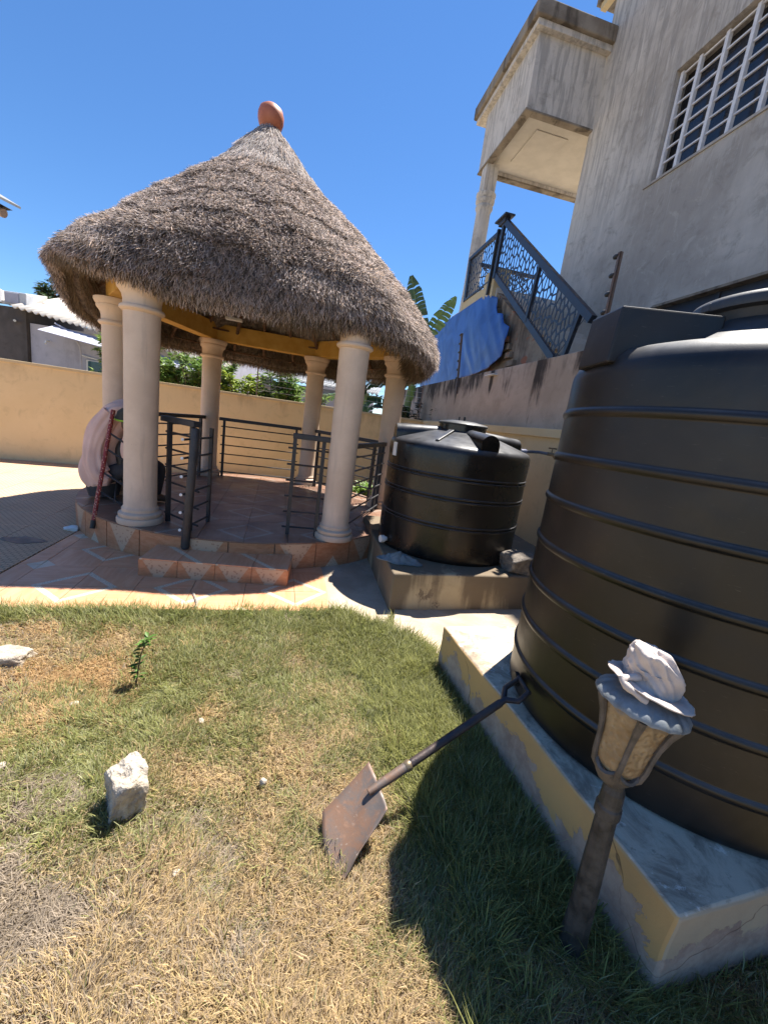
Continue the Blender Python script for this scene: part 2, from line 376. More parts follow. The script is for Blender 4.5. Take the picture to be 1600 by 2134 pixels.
M['ac'] = plain('white cabinet', (.6,.6,.6), (.5,.5,.5), 5, .5, .1)
M['rust'] = None
def mk_rust():
    g = NG('rusty worn steel'); p = g.pos(True); n = g.noise(p, 11, 10, .7, .7); n2 = g.noise(p, 34, 8, .7, .4)
    c = g.mix(g.ramp(n, .38, .62), (.15,.125,.11), (.20,.115,.075)); c = g.mix(g.ramp(n2, .55, .68, 0, .7), c, (.27,.155,.10))
    c = g.mix(g.ramp(g.noise(p, 60, 6, .7), .62, .72, 0, .6), c, (.42,.36,.31))
    g.bump(n2, .4, .002); return g.fin(c, g.ramp(n, .3, .7, .45, .75), .35, .5)
M['rust'] = mk_rust()
M['handle'] = plain('dark shovel shaft', (.045,.038,.042), (.09,.065,.055), 14, .45, .35, 70, .4)
M['bronze'] = plain('weathered bronze paint', (.085,.075,.066), (.16,.135,.115), 18, .6, .5, 60, .3)
M['post'] = plain('dark weathered post paint', (.034,.032,.030), (.095,.085,.076), 15, .55, .5, 60, .3)
M['verdigris'] = plain('dusty grey lantern cap', (.24,.26,.27), (.15,.165,.17), 14, .55, .35, 60, .2)
def mk_amber():
    g = NG('hammered amber glass'); p = g.pos(True); v = g.vor(p, 62, 'SMOOTH_F1')
    c = g.mix(g.ramp(g.noise(p, 14, 5), .35, .65), (.31,.205,.105), (.43,.31,.175)); g.bump(v.outputs[0], .8, .007)
    c = g.mix(g.ramp(v.outputs[0], .2, .7, 0, .22), c, (.24,.15,.08)); m = g.fin(c, .2, 0, .5); g.b.inputs['Transmission Weight'].default_value = .12; return m
M['amber'] = mk_amber()
M['stone'] = plain('chalky stone', (.52,.45,.36), (.33,.27,.21), 14, .95, 1.0, 30, bd=.025)
M['blockc'] = plain('dark concrete block', (.14,.12,.10), (.24,.205,.17), 22, .95, .9, 60, bd=.01)
def mk_wrap():
    g = NG('red patterned wrap'); p = g.pos(True); v = g.vor(p, 62, 'F1'); 
    c = g.mix(g.ramp(v.outputs[0], .28, .36), (.66,.42,.30), (.26,.025,.02)); c = g.mix(g.ramp(g.noise(p, 60), .55, .6), c, (.10,.015,.015)); return g.fin(c, .5, 0, .5)
M['wrap'] = mk_wrap()
M['pipe'] = plain('blue grey pipe', (.16,.18,.22), (.1,.11,.13), 12, .5, .1)
M['brass'] = plain('tarnished brass', (.25,.19,.12), (.16,.12,.08), 20, .45, .2, 60, .6)
M['banana_m'] = plain('banana midrib', (.25,.32,.10), (.2,.26,.08), 8, .5)

# ------------------------------------------------------------------ frames of reference
U = Vector((-.221, .975, 0)).normalized(); N = Vector((U.y, -U.x, 0))      # neighbour's house: U runs away, N to the right
def un(u, s, z): return U*u + N*s + Vector((0,0,z))
PU = Vector((-.27, .963, 0)).normalized(); PN = Vector((PU.y, -PU.x, 0))   # yard paving frame
PA = math.atan2(PN.y, PN.x)

# ------------------------------------------------------------------ ground
def ngon_obj(name, poly, z, m):
    b = MB(); n = len(poly); ar = sum(poly[i][0]*poly[(i+1)%n][1]-poly[(i+1)%n][0]*poly[i][1] for i in range(n))
    if ar < 0: poly = poly[::-1]
    b.add([(p[0],p[1],z) for p in poly], [tuple(range(n))]); return b.build(name, m)
o = ngon_obj('ground', [(-150,-150),(150,-150),(150,150),(-150,150)], -.02, M['soil']); tag(o, kind='structure')

GC = Vector((-1.76, 5.42)); PR = 1.95; PZ = .28         # pavilion centre, platform radius and height
# polygon clipping
def clip(poly, a, b):            # keep left of a->b
    out = []; n = len(poly)
    def s(p): return (b[0]-a[0])*(p[1]-a[1])-(b[1]-a[1])*(p[0]-a[0])
    for i in range(n):
        p, q = poly[i], poly[(i+1)%n]; sp, sq = s(p), s(q)
        if sp >= 0: out.append(p)
        if (sp >= 0) != (sq >= 0):
            t = sp/(sp-sq); out.append((p[0]+t*(q[0]-p[0]), p[1]+t*(q[1]-p[1])))
    return out
def area(p): return abs(sum(p[i][0]*p[(i+1)%len(p)][1]-p[(i+1)%len(p)][0]*p[i][1] for i in range(len(p))))/2 if len(p) > 2 else 0
def convex_clip(poly, cv):
    for i in range(len(cv)):
        poly = clip(poly, cv[i], cv[(i+1)%len(cv)])
        if len(poly) < 3: return []
    return poly
_full = {}
def tile_piece(cx_, cy_, s, ang, cv, ztop, th, m, parent, name, quarter, cvfun=None, gap=.004):
    """one tile: square of side s rotated by ang, clipped against the convex outline cv; quarter turns its pattern"""
    h = s/2 - gap/2; ca, sa = math.cos(ang), math.sin(ang)
    corners = [(-h,-h),(h,-h),(h,h),(-h,h)]
    wpoly = [(cx_+ca*x-sa*y, cy_+sa*x+ca*y) for x, y in corners]
    cp = convex_clip(wpoly, cv) if cv else wpoly
    if len(cp) < 3 or area(cp) < s*s*.02: return None
    a2 = ang + quarter*math.pi/2; c2, s2 = math.cos(-a2), math.sin(-a2)
    if abs(area(cp) - (2*h)**2) < 1e-7:
        key = (name, m.name, s, th)
        if key not in _full:
            b = MB(); b.prism(corners, -th, 0)
            me = bpy.data.meshes.new(name); me.from_pydata(b.v, [], b.f); me.materials.append(m); me.update(); _full[key] = me
        me = _full[key]
    else:
        lp = [((x-cx_)*c2-(y-cy_)*s2, (x-cx_)*s2+(y-cy_)*c2) for x, y in cp]
        b = MB(); b.prism(lp, -th, 0); me = bpy.data.meshes.new(name); me.from_pydata(b.v, [], b.f); me.materials.append(m); me.update()
    return inst(me, name, parent, (cx_, cy_, ztop + random.uniform(-.0008,.0008)), a2)

# patio of patterned tiles in front of the pavilion
TS = .40
patio_poly = [(-2.66,2.30),(-.33,2.95),(-.37,3.22),(-.47,3.60),(-.62,4.10),(-3.17,4.40)]
patio = ngon_obj('patio', patio_poly, .006, M['grout']); tag(patio, kind='structure')
O0 = Vector((-2.20, 2.79))       # centre of the first diamond
pn2, pu2 = Vector((PN.x, PN.y)), Vector((PU.x, PU.y))
def quarter_of(i, j): return {(0,0):2, (1,0):3, (0,1):1, (1,1):0}[(i % 2, j % 2)] if False else [[2,1],[3,0]][i % 2][j % 2]
def ccw(p):
    ar = sum(p[i][0]*p[(i+1)%len(p)][1]-p[(i+1)%len(p)][0]*p[i][1] for i in range(len(p))); return p if ar > 0 else p[::-1]
pcv = ccw(patio_poly)
for i in range(-3, 7):
    for j in range(-3, 6):
        c = O0 + pn2*((i+.5)*TS) + pu2*((j+.5)*TS)
        if (c - GC).length < PR - .35: continue
        # the diamond's centre is at grid points where i,j are even: turn the marked corner towards it
        q = {(0,0):2,(1,0):3,(1,1):0,(0,1):1}[(i%2, j%2)]
        tile_piece(c.x, c.y, TS, PA, pcv, .020, .012, M['tile'], patio, 'tile', q)

# paved yard to the left
yard_poly = ccw([(-2.665,2.30),(-3.17,4.40),(-3.0,5.0),(-3.0,8.38),(-12.,4.75),(-12.,2.30)])
pave = ngon_obj('pavement', yard_poly, .001, M['grout']); tag(pave, kind='structure')
SS = .52; O1 = Vector((-2.90, 3.55))
for i in range(-22, 3):
    for j in range(-6, 14):
        c = O1 + pn2*((i+.5)*SS) + pu2*((j+.5)*SS)
        if c.x < -10.6 or c.y < 1.9 or (c - GC).length < PR - .3: continue
        if c.y > 6.95 + .4*(c.x+6.7) + .2: continue
        if c.x > -2.15: continue
        cvp = [(-14,2.30),(-2.69,2.30),(-4.98,12),(-14,12)] if c.y < 4.6 else [(-14,2.3),(-2.6,2.3),(-2.6,12),(-14,12)]
        tile_piece(c.x, c.y, SS, PA, cvp, .016 if not (c.x > -3.2 and c.y > 4.4) else .015, .014, M['paver'], pave, 'paving_slab', 0)
# concrete apron between patio, plinths and lawn, in two pours with a groove
ap1 = [(-.62,4.10),(-.47,3.60),(-.335,3.01),(-.30,3.03),(-.16,3.00),(0.0,2.90),(.15,2.83),(.17,3.14),(.05,3.7),(-.2,4.76),(-.2,5.3),(-.6,5.3)]
ap2 = [(.19,2.83),(.35,2.74),(.50,2.55),(.60,2.60),(2.9,3.35),(2.6,4.6),(.20,3.15)]
apron = ngon_obj('path', ap1, .010, M['conc']); tag(apron, kind='structure')
b = MB(); b.prism(ap1, -.02, .012); o = b.build('slab', M['conc'], apron)
b = MB(); b.prism(ap2, -.02, .016); o = b.build('slab', M['conc'], apron)

# lawn soil sheet with gentle relief
def vnoise(x, y, s, seed=0):
    """smooth value noise"""
    r = np.random.default_rng(seed).random((64,64)); xs, ys = x*s+500.3, y*s+500.7
    xi, yi = np.floor(xs).astype(int), np.floor(ys).astype(int); fx, fy = xs-xi, ys-yi; fx = fx*fx*(3-2*fx); fy = fy*fy*(3-2*fy)
    g = lambda a, b_: r[a % 64, b_ % 64]
    return (g(xi,yi)*(1-fx)+g(xi+1,yi)*fx)*(1-fy)+(g(xi,yi+1)*(1-fx)+g(xi+1,yi+1)*fx)*fy
def fbm(x, y, s, seed=0): return (vnoise(x,y,s,seed)*.5+vnoise(x,y,s*2.1,seed+1)*.27+vnoise(x,y,s*4.3,seed+2)*.15+vnoise(x,y,s*9,seed+3)*.08)
def gh(x, y): return -.004 + .03*(fbm(x,y,1.6,5)-.5)
X, Y = np.meshgrid(np.linspace(-8,4,241), np.linspace(-2,3.4,109))
Z = gh(X, Y)
Vv = np.c_[X.ravel(), Y.ravel(), Z.ravel()]; ii = np.arange(108*240).reshape(108,240)
r0 = (np.arange(108)[:,None]*241+np.arange(240)[None]).ravel()
lawn = fastmesh('lawn', Vv, np.c_[r0, r0+1, r0+242, r0+241], M['soil'], smooth=True)
# keep the lawn sheet below paving: drop vertices there
def inpoly(x, y, poly):
    ins = np.zeros(x.shape, bool); n = len(poly)
    for i in range(n):
        x1,y1 = poly[i]; x2,y2 = poly[(i+1)%n]
        c = ((y1 > y) != (y2 > y)) & (x < (x2-x1)*(y-y1)/((y2-y1)+1e-12)+x1); ins ^= c
    return ins
big_pl = [(.477,2.415),(.949,.882),(2.9,1.475),(2.4,3.0)]
hard = [patio_poly, yard_poly, ap1, ap2, big_pl]
me = lawn.data; msk = np.zeros(X.size, bool)
for pl in hard: msk |= inpoly(X.ravel(), Y.ravel(), pl)
msk |= (Y.ravel() > 2.5) & (X.ravel() > .5)
Vv[msk, 2] -= .05; me.vertices.foreach_set('co', Vv.astype(np.float32).ravel()); me.update()
tag(lawn, kind='structure')

# ------------------------------------------------------------------ grass
def in_view(x, y, z, mx=1.6):
    px = x*_w2c[0][0]+y*_w2c[0][1]+(z-EYE)*_w2c[0][2]; py = x*_w2c[1][0]+y*_w2c[1][1]+(z-EYE)*_w2c[1][2]; pz = x*_w2c[2][0]+y*_w2c[2][1]+(z-EYE)*_w2c[2][2]
    return (pz > .05) & (np.abs(px/np.maximum(pz,.01)) < .941*mx+.1) & (np.abs(py/np.maximum(pz,.01)) < 1.255*mx+.1)
_w2c = [(cx.x,cx.y,cx.z),(cy.x,cy.y,cy.z),(-cz.x,-cz.y,-cz.z)]
def grass(n, seed, fringe=False):
    g = np.random.default_rng(seed)
    x = g.uniform(-4.6, 2.2, n); y = g.uniform(.1, 3.0, n)
    keep = ~inpoly(x,y,big_pl) & ~inpoly(x,y,patio_poly) & ~inpoly(x,y,ap1) & ~inpoly(x,y,ap2) & ~inpoly(x,y,yard_poly) & (y < 2.35+.29*(x+2.6)+.1) & ~((x>.45)&(y>2.4))
    keep &= in_view(x, y, 0*x)
    d = np.hypot(x, y); keep &= g.random(n) < np.clip(2.2/np.maximum(d,.9), .45, 1)
    x, y = x[keep], y[keep]; n = len(x)
    # distance to plinth face and to patio edge
    e = np.array([.472,-1.533]); e /= np.hypot(*e); dp = np.abs((x-.477)*e[1]-(y-2.415)*e[0]); near_pl = np.clip(1-dp/.75, 0, 1)
    edge_y = 2.95+(x+.33)*.279; near_ed = np.clip(1-(edge_y-y)/.42, 0, 1)*(x < .1)
    g1 = fbm(x, y, 1.1, 21); g2 = fbm(x, y, 2.6, 31); g3 = fbm(x, y, 6, 41)
    green = np.clip(.14+(g1-.5)*2.2 + near_pl*.85 + near_ed*.75 + (y-1.35)*.42 + (g3-.5)*1.6 - np.clip(1.2-y,0,1)*1.0 - np.clip(-x-.9,0,1)*.25, .03, .93)
    grey = np.clip((g2-.50)*7, 0, 1)*(1-near_pl)*(.30+.65*np.clip((-x-.55)*1.4,0,1)*np.clip((1.9-y),0,1)) + np.clip((-x-.35)*2.2,0,1)*np.clip((1.45-y)*2.2,0,1)*np.clip((g3-.34)*4,0,1)*.75 + np.clip((g3-.60)*9,0,1)*.55*(1-near_pl)
    orange = np.clip((fbm(x,y,1.5,77)-.53)*9,0,1)*np.clip((-x-.6)*2,0,1)*np.clip((y-1.2)*2,0,1)
    rnd = g.random(n)
    isg = rnd < green; L = np.where(isg, g.uniform(.025,.065,n), g.uniform(.022,.060,n))
    L *= 1+.9*near_pl*isg+.9*near_ed*isg; L *= np.where(g.random(n) < .03, 1.6, 1)
    L *= np.where(grey > .5, .75, 1)
    th = g.uniform(0, 2*np.pi, n) + 0; lean = np.where(isg, g.uniform(.35,1.25,n), g.uniform(.5,1.35,n)); lean = np.where(grey>.5, g.uniform(1.0,1.5,n), lean)
    flow = fbm(x,y,2.2,91)*6.28*2; th = np.where(g.random(n) < .55, flow+g.normal(0,.6,n), th)
    dx, dy = np.cos(th), np.sin(th); w = g.uniform(.0007,.0015,n)*np.where(g.random(n)<.08,1.9,1)*(1+.45*np.clip(np.hypot(x,y)-1.,0,2))
    z0 = gh(x, y)
    s, c = np.sin(lean), np.cos(lean)
    wx, wy = -dy*w, dx*w
    P0 = np.c_[x, y, z0-.003]; P1 = np.c_[x+dx*L*s*.35, y+dy*L*s*.35, z0+L*np.maximum(c,.25)*.55+.004]
    drop = np.where(isg, .95, .7); P2 = np.c_[x+dx*L*s, y+dy*L*s, z0+L*np.maximum(c*drop,.16)+.005]
    W = np.c_[wx, wy, 0*wx]
    V = np.stack([P0-W, P0+W, P1-W*.8, P1+W*.8, P2], 1).reshape(-1,3); b0 = np.arange(n)*5
    F = np.concatenate([np.c_[b0,b0+1,b0+3], np.c_[b0,b0+3,b0+2], np.c_[b0+2,b0+3,b0+4]])
    cg = np.array([.25,.255,.085])[None]*g.uniform(.6,1.4,(n,1)) + g.uniform(-.008,.012,(n,3)); pale = g.random(n) < .25
    cg = np.where(pale[:,None], np.array([.38,.38,.20])[None]*g.uniform(.8,1.3,(n,1)), cg)
    cs = np.array([.55,.41,.19])[None]*g.uniform(.55,1.3,(n,1)) ; cs[:,2] += g.uniform(0,.07,n)
    co = np.array([.56,.38,.19])[None]*g.uniform(.7,1.2,(n,1))
    cgr = np.array([.37,.30,.225])[None]*g.uniform(.5,1.4,(n,1))
    col = np.where(isg[:,None], cg, cs); col = np.where(((g.random(n) < orange)&~isg)[:,None], co, col)
    col = np.where((g.random(n) < grey*.8)[:,None] & (~isg | (grey > .8))[:,None], cgr, col); col = np.clip(col, .01, .8)
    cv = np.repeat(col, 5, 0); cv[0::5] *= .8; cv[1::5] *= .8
    return V, F, cv
V, F, C = grass(760000, 3)
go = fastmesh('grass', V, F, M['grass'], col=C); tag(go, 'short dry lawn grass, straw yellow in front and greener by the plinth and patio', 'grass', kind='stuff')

# long wispy tufts
def tufts(spots, seed, name, label):
    g = np.random.default_rng(seed); Vs=[];Fs=[];Cs=[]; off=0
    for (tx,ty,rad,n,l0,l1,colr) in spots:
        a = g.uniform(0,2*np.pi,n); rr = rad*np.sqrt(g.random(n)); x = tx+rr*np.cos(a); y = ty+rr*np.sin(a)
        L = g.uniform(l0,l1,n); th = a+g.normal(0,.5,n); lean = g.uniform(.25,1.05,n); w = g.uniform(.0012,.0022,n)
        z0 = gh(x,y); dx,dy = np.cos(th),np.sin(th); pts=[]
        for t in (0,.35,.7,1.):
            pts.append(np.c_[x+dx*L*np.sin(lean)*t**1.6, y+dy*L*np.sin(lean)*t**1.6, z0+L*np.cos(lean)*t*(1-.25*t)])
        W = np.c_[-dy*w, dx*w, 0*w]
        V = np.stack([pts[0]-W,pts[0]+W,pts[1]-W,pts[1]+W,pts[2]-W*.7,pts[2]+W*.7,pts[3]],1).reshape(-1,3); b0 = np.arange(n)*7+off
        F = np.concatenate([np.c_[b0,b0+1,b0+3],np.c_[b0,b0+3,b0+2],np.c_[b0+2,b0+3,b0+5],np.c_[b0+2,b0+5,b0+4],np.c_[b0+4,b0+5,b0+6]])
        c = np.clip(np.array(colr)[None]*g.uniform(.65,1.35,(n,1)), .01,.8); Vs.append(V);Fs.append(F);Cs.append(np.repeat(c,7,0)); off += n*7
    o = fastmesh(name, np.concatenate(Vs), np.concatenate(Fs), M['grass'], col=np.concatenate(Cs)); return tag(o, label, 'grass', kind='stuff')
sp = []
g = np.random.default_rng(5)
for k in range(70):                      # along the plinth foot
    t = g.random(); px_ = .477+.472*t; py_ = 2.415-1.533*t; dd = g.uniform(.06,.5)
    sp.append((px_-dd*.955, py_-dd*.29, .06, 70, .06,.17,(.27,.27,.085)))
for k in range(20): sp.append((g.uniform(.35,.75), g.uniform(.35,.7), .08, 60,.06,.16,(.30,.30,.10)))
for k in range(14): sp.append((g.uniform(1.05,1.9), g.uniform(.55,.95), .09, 70,.06,.15,(.25,.26,.085)))
for k in range(80):                      # tall green fringe at the patio edge
    x_ = g.uniform(-3.6,-.25); y_ = 2.95+(x_+.33)*.279-g.uniform(.0,.14) ; sp.append((x_, y_, .06, 55, .05,.13,(.22,.25,.08)))
for k in range(40):
    t = g.random(); x_ = -.2+.68*t; y_ = 2.98-.42*t-g.uniform(0,.25); sp.append((x_, y_, .07, 50,.05,.12,(.26,.28,.09)))
for k in range(60): sp.append((g.uniform(-2.6,.3), g.uniform(1.0,2.4), .06, 40, .05,.11,(.30,.30,.12)))
tufts(sp, 8, 'grass_tufts', 'longer green grass tufts along the plinth foot and the patio edge')
# ------------------------------------------------------------------ boundary walls
def wy(x): return 6.95 + .40*(x+6.7)
wd = Vector((1,.40,0)).normalized(); wnv = Vector((-wd.y, wd.x, 0))
JX, JY = .63, wy(.63)
t = thing('garden_wall', (-6.7, wy(-6.7), 0), 'ochre painted boundary wall running behind the thatched pavilion', 'wall')
a = Vector((-16, wy(-16), -.02)); L = (Vector((JX,JY,0))-Vector((a.x,a.y,0))).length
b = MB(); b.hexa(a, wd*L, wnv*.16, (0,0,1.67)); b.build('wall_face', M['yellow'], t)
b = MB(); b.hexa(a + Vector((0,0,1.67)) - wnv*.025, wd*L, wnv*.21, (0,0,.05)); b.build('coping', M['coping'], t, bevel=.006)
t2 = thing('side_wall', tuple(un(5, 2.8, 0)), 'cream painted side wall with thick coping behind the small tank', 'wall')
b = MB(); b.hexa(un(1.0,2.82,-.02), U*8.95, N*.13, (0,0,1.62)); b.build('wall_face', M['cream'], t2)
b = MB(); b.hexa(un(1.0,2.775,1.60), U*8.85, N*.19, (0,0,.10)); b.build('coping', M['cream'], t2, bevel=.006)
# neighbour's retaining wall right behind
t3 = thing('retaining_wall', tuple(un(5, 2.97, 0)), 'tall dirty plastered retaining wall with black water streaks above the cream wall', 'wall')
b = MB(); b.hexa(un(.5,2.975,-.02), U*13.5, N*.11, (0,0,2.61)); b.build('wall_face', M['ret'], t3, bevel=.01)
b = MB(); b.hexa(un(6.38,2.90,2.50), U*.32, N*.1, (0,0,.012)); b.build('drain_lip', M['white_chip'], t3)

# ------------------------------------------------------------------ thatched pavilion
gz = thing('thatched_pavilion', (GC.x, GC.y, 0), 'round open pavilion with conical grey thatch on six columns', 'pavilion')
# platform
b = MB(); ring = [(GC.x+(PR-.012)*math.cos(2*math.pi*k/96), GC.y+(PR-.012)*math.sin(2*math.pi*k/96)) for k in range(96)]
b.prism(ring, -.02, PZ-.012); plat = b.build('platform', M['grout'], gz)
circ = [(GC.x+PR*math.cos(2*math.pi*k/64), GC.y+PR*math.sin(2*math.pi*k/64)) for k in range(64)]
for i in range(-7, 7):
    for j in range(-7, 7):
        c = Vector((GC.x, GC.y)) + pn2*((i+.5)*TS) + pu2*((j+.5)*TS)
        q = {(0,0):2,(1,0):3,(1,1):0,(0,1):1}[(i%2, j%2)]
        tile_piece(c.x, c.y, TS, PA, circ, PZ, .010, M['tile_shaded'], plat, 'tile', q)
# riser tiles bent round the edge
nr = 30; seg = 5; da = 2*math.pi/nr
b = MB(); hh = (PZ-.012)/2; w = PR*da
vs = []; 
for k in range(seg+1):
    aa = (k/seg-.5)*(da-.010/PR); 
    for rr in (PR-.010, PR+.002):
        for z in (-hh, hh): vs.append((rr*math.sin(aa), rr*math.cos(aa)-PR, z))
fs = []
for k in range(seg):
    q0, q1 = k*4, (k+1)*4
    fs += [(q0+2,q0+3,q1+3,q1+2),(q0,q1,q1+1,q0+1),(q0+1,q1+1,q1+3,q0+3),(q0,q0+2,q1+2,q1)]
fs += [(0,1,3,2),(seg*4,seg*4+2,seg*4+3,seg*4+1)]
rm = bpy.data.meshes.new('riser_tile'); rm.from_pydata(vs, [], fs); rm.materials.append(M['riser']); rm.update(); rm2 = rm.copy(); rm2.materials.clear(); rm2.materials.append(M['riser_b'])
for k in range(nr):
    an = k*da; inst(rm if k % 2 else rm2, 'riser_tile', plat, (GC.x+PR*math.cos(an), GC.y+PR*math.sin(an), hh), an-math.pi/2)

cols = dict(A=(-2.30,3.74), B=(-.485,4.09), C=(-.085,6.03), D=(-1.45,7.15), E=(-3.02,6.73), F=(-3.21,4.76))
_s=.82
prof = [(.235,0),(.24,.012),(.24,.045),(.232,.055),(.21,.06),(.222,.075),(.222,.095),(.20,.108),(.188,.112),(.19,.14),(.178,.15),(.170,.17),
        (.168,.5),(.168,1.0),(.171,1.5),(.176,1.86)]
ring_p = [(.178,1.855),(.19,1.86),(.212,1.875),(.214,1.885),(.205,1.90),(.183,1.905)]
cap_p = [(.178,1.90),(.180,1.95),(.190,1.99),(.215,2.02),(.232,2.035),(.235,2.055),(.228,2.06),(.245,2.075),(.262,2.10),(.262,2.125),(.20,2.13)]
def lm(prof, name, m, seg=40):
    prof = [(r_*_s, z_) for r_, z_ in prof]; b = MB(); b.lathe(prof, (0,0,0), seg); me = bpy.data.meshes.new(name); me.from_pydata(b.v,[],b.f); me.materials.append(m)
    me.polygons.foreach_set('use_smooth',[True]*len(me.polygons)); me.set_sharp_from_angle(angle=R(40)); me.update(); return me
cm, rg, cp = lm(prof,'column',M['column']), lm(ring_p,'neck_ring',M['column']), lm(cap_p,'capital',M['column'])
for k, (x_, y_) in cols.items():
    co = inst(cm, 'column', gz, (x_, y_, PZ)); LOC[co.name] = (x_, y_, PZ)
    for me_, nm in ((rg,'neck_ring'),(cp,'capital')): inst(me_, nm, co, (x_, y_, PZ))
# ring beam
order = ['A','B','C','D','E','F']; BZ0, BZ1 = PZ+2.13, PZ+2.13+.24
for i in range(6):
    p, q = Vector((*cols[order[i]],0)), Vector((*cols[order[(i+1)%6]],0)); d = (q-p).normalized(); nn = Vector((-d.y,d.x,0))
    b = MB(); b.slab([p+nn*.10-d*.0+Vector((0,0,BZ0)), q+nn*.10+Vector((0,0,BZ0)), q-nn*.10+Vector((0,0,BZ0)), p-nn*.10+Vector((0,0,BZ0))], (0,0,BZ1-BZ0+.0007*i)); b.build('ring_beam', M['beam'], gz, bevel=.006)
# thatch body (core)
outer = [(.09,4.54),(.16,4.46),(.32,4.28),(.46,4.10),(.68,3.88),(.90,3.70),(1.12,3.51),(1.33,3.31),(1.54,3.13),(1.71,2.97),(1.86,2.81),(1.98,2.65),(2.06,2.51),(2.11,2.38),(2.115,2.27),(2.05,2.19)]
inner = [(1.92,2.19),(1.82,2.40),(1.66,2.64),(1.35,2.98),(.95,3.38),(.5,3.85),(.08,4.25)]
def lean(z): return -.055*min(max((z-2.3)/1.2,0),1) - .07*min(max((z-3.5)/1.0,0),1)
def eave_lift(a):                                # a in degrees round the centre
    a = (a+360) % 360
    pts = [(0,0),(180,.02),(192,.10),(208,.42),(232,.42),(246,.22),(262,.12),(285,.10),(318,.13),(345,.03),(360,0)]
    for (a0,v0),(a1,v1) in zip(pts, pts[1:]):
        if a0 <= a <= a1: return v0+(v1-v0)*(a-a0)/(a1-a0)
    return 0
def lump(a, z, seed=0): return .022*math.sin(3*a+z*2+seed)+.016*math.sin(7*a-z*5+1.7)+.012*math.sin(13*a+z*9)
def thatch_pt(r, z, a):
    k = min(max((3.15-z)/.95,0),1); z2 = z + eave_lift(math.degrees(a))*k*k + lump(a, z, 2)*.6*k
    dg = (math.degrees(a)+77+180) % 360 - 180; wf = math.cos(min(abs(dg)/37,1)*math.pi/2)**1.2*min(max((3.5-z)/1.1,0),1)
    rr = r*(1-.19*wf) + lump(a, z)*min(r,1); return (GC.x+lean(z)+rr*math.cos(a), GC.y+rr*math.sin(a), z2)
seg = 144
def loft(pr, name, m, flip=False):
    vs = [thatch_pt(r, z, 2*math.pi*k/seg) for r, z in pr for k in range(seg)]
    fs = [(i*seg+k, (i+1)*seg+k, (i+1)*seg+(k+1)%seg, i*seg+(k+1)%seg) for i in range(len(pr)-1) for k in range(seg)]
    if flip: fs = [f[::-1] for f in fs]
    b = MB(); b.add(vs, fs); return b.build(name, m, gz, smooth=True, angle=80)
roof = loft(outer + inner, 'thatch_roof', M['thatch'])
# straw strands
P = np.array(outer); seglen = np.hypot(*np.diff(P, axis=0).T); 
def strands(n, seed):
    g = np.random.default_rng(seed); aw = seglen*(P[:-1,0]+P[1:,0])/2; i = g.choice(len(seglen), n, p=aw/aw.sum()); t = g.random(n)
    r = P[i,0]*(1-t)+P[i+1,0]*t; z = P[i,1]*(1-t)+P[i+1,1]*t; a = g.uniform(-np.pi, np.pi, n)
    # only sides that can be seen
    # tiers: rows of ends
    sl = np.cumsum(np.r_[0,seglen]); s = sl[i]+t*seglen[i]; s2 = s + .16*np.sin(2*a+1)+.10*np.sin(5*a+2)+.06*np.sin(11*a)+.05*np.sin(23*a+z*3)
    ph = (s2/.42) % 1.0
    pts = np.array([thatch_pt(r_, z_, a_) for r_, z_, a_ in zip(r, z, a)])
    dr = (P[i+1]-P[i])/seglen[i][:,None]; er = np.c_[np.cos(a), np.sin(a), 0*a]
    down = er*dr[:,:1]+np.c_[0*a,0*a,dr[:,1]]; out = er*(-dr[:,1:2])+np.c_[0*a,0*a,dr[:,0]]
    out /= np.linalg.norm(out,axis=1)[:,None]; side = np.cross(out, down)
    L = g.uniform(.035,.11,n)*(1+.3*(z<2.55)+1.2*(z>4.0)); w = g.uniform(.0018,.0034,n)
    j = g.normal(0,.62,n)*np.where(z>3.9,.3,1); lift = np.where(z<2.95, g.uniform(.15,.95,n), g.uniform(.06,.65,n))+.10*(ph>.82); lift = np.where(z>3.9, lift*.35, lift)
    d = down + side*j[:,None]; d /= np.linalg.norm(d,axis=1)[:,None]; d = d*np.cos(lift)[:,None]+out*np.sin(lift)[:,None]
    base = pts - d*(L*.3)[:,None] + out*(g.uniform(-.01,.035,n)+.014*ph)[:,None]
    tip = pts + d*(L*.7)[:,None] + out*(.014*ph)[:,None]; tip[:,2] -= .02*(z<2.7)
    wv = np.cross(d, out+g.normal(0,.5,(n,3))); wv /= np.linalg.norm(wv,axis=1)[:,None]+1e-9; wv *= w[:,None]
    V = np.stack([base-wv, base+wv, tip+wv*.5, tip-wv*.5],1).reshape(-1,3); b0 = np.arange(n)*4; F = np.c_[b0,b0+1,b0+2,b0+3]
    br = g.uniform(.28,1.0,n)**1.15; c = np.array([.93,.80,.735])[None]*br[:,None]
    dk = (g.random(n) < .24); c = np.where(dk[:,None], np.array([.10,.078,.062])[None]*g.uniform(.5,1.4,(n,1)), c)
    warm = g.random(n) < .15; c = np.where(warm[:,None], c*np.array([1.08,.95,.8])[None], c)
    pale = (z > 3.93) & (g.random(n) < .6); c = np.where(pale[:,None], np.array([.74,.68,.64])[None]*g.uniform(.7,1.1,(n,1)), c)
    row = (ph > .93) & (g.random(n) < .35); c = np.where(row[:,None], c*.45, c)
    return V, F, np.repeat(c, 4, 0)
V, F, C = strands(330000, 4)
so = fastmesh('straw', V, F, M['straw'], gz, col=C); tag(so, kind='stuff')
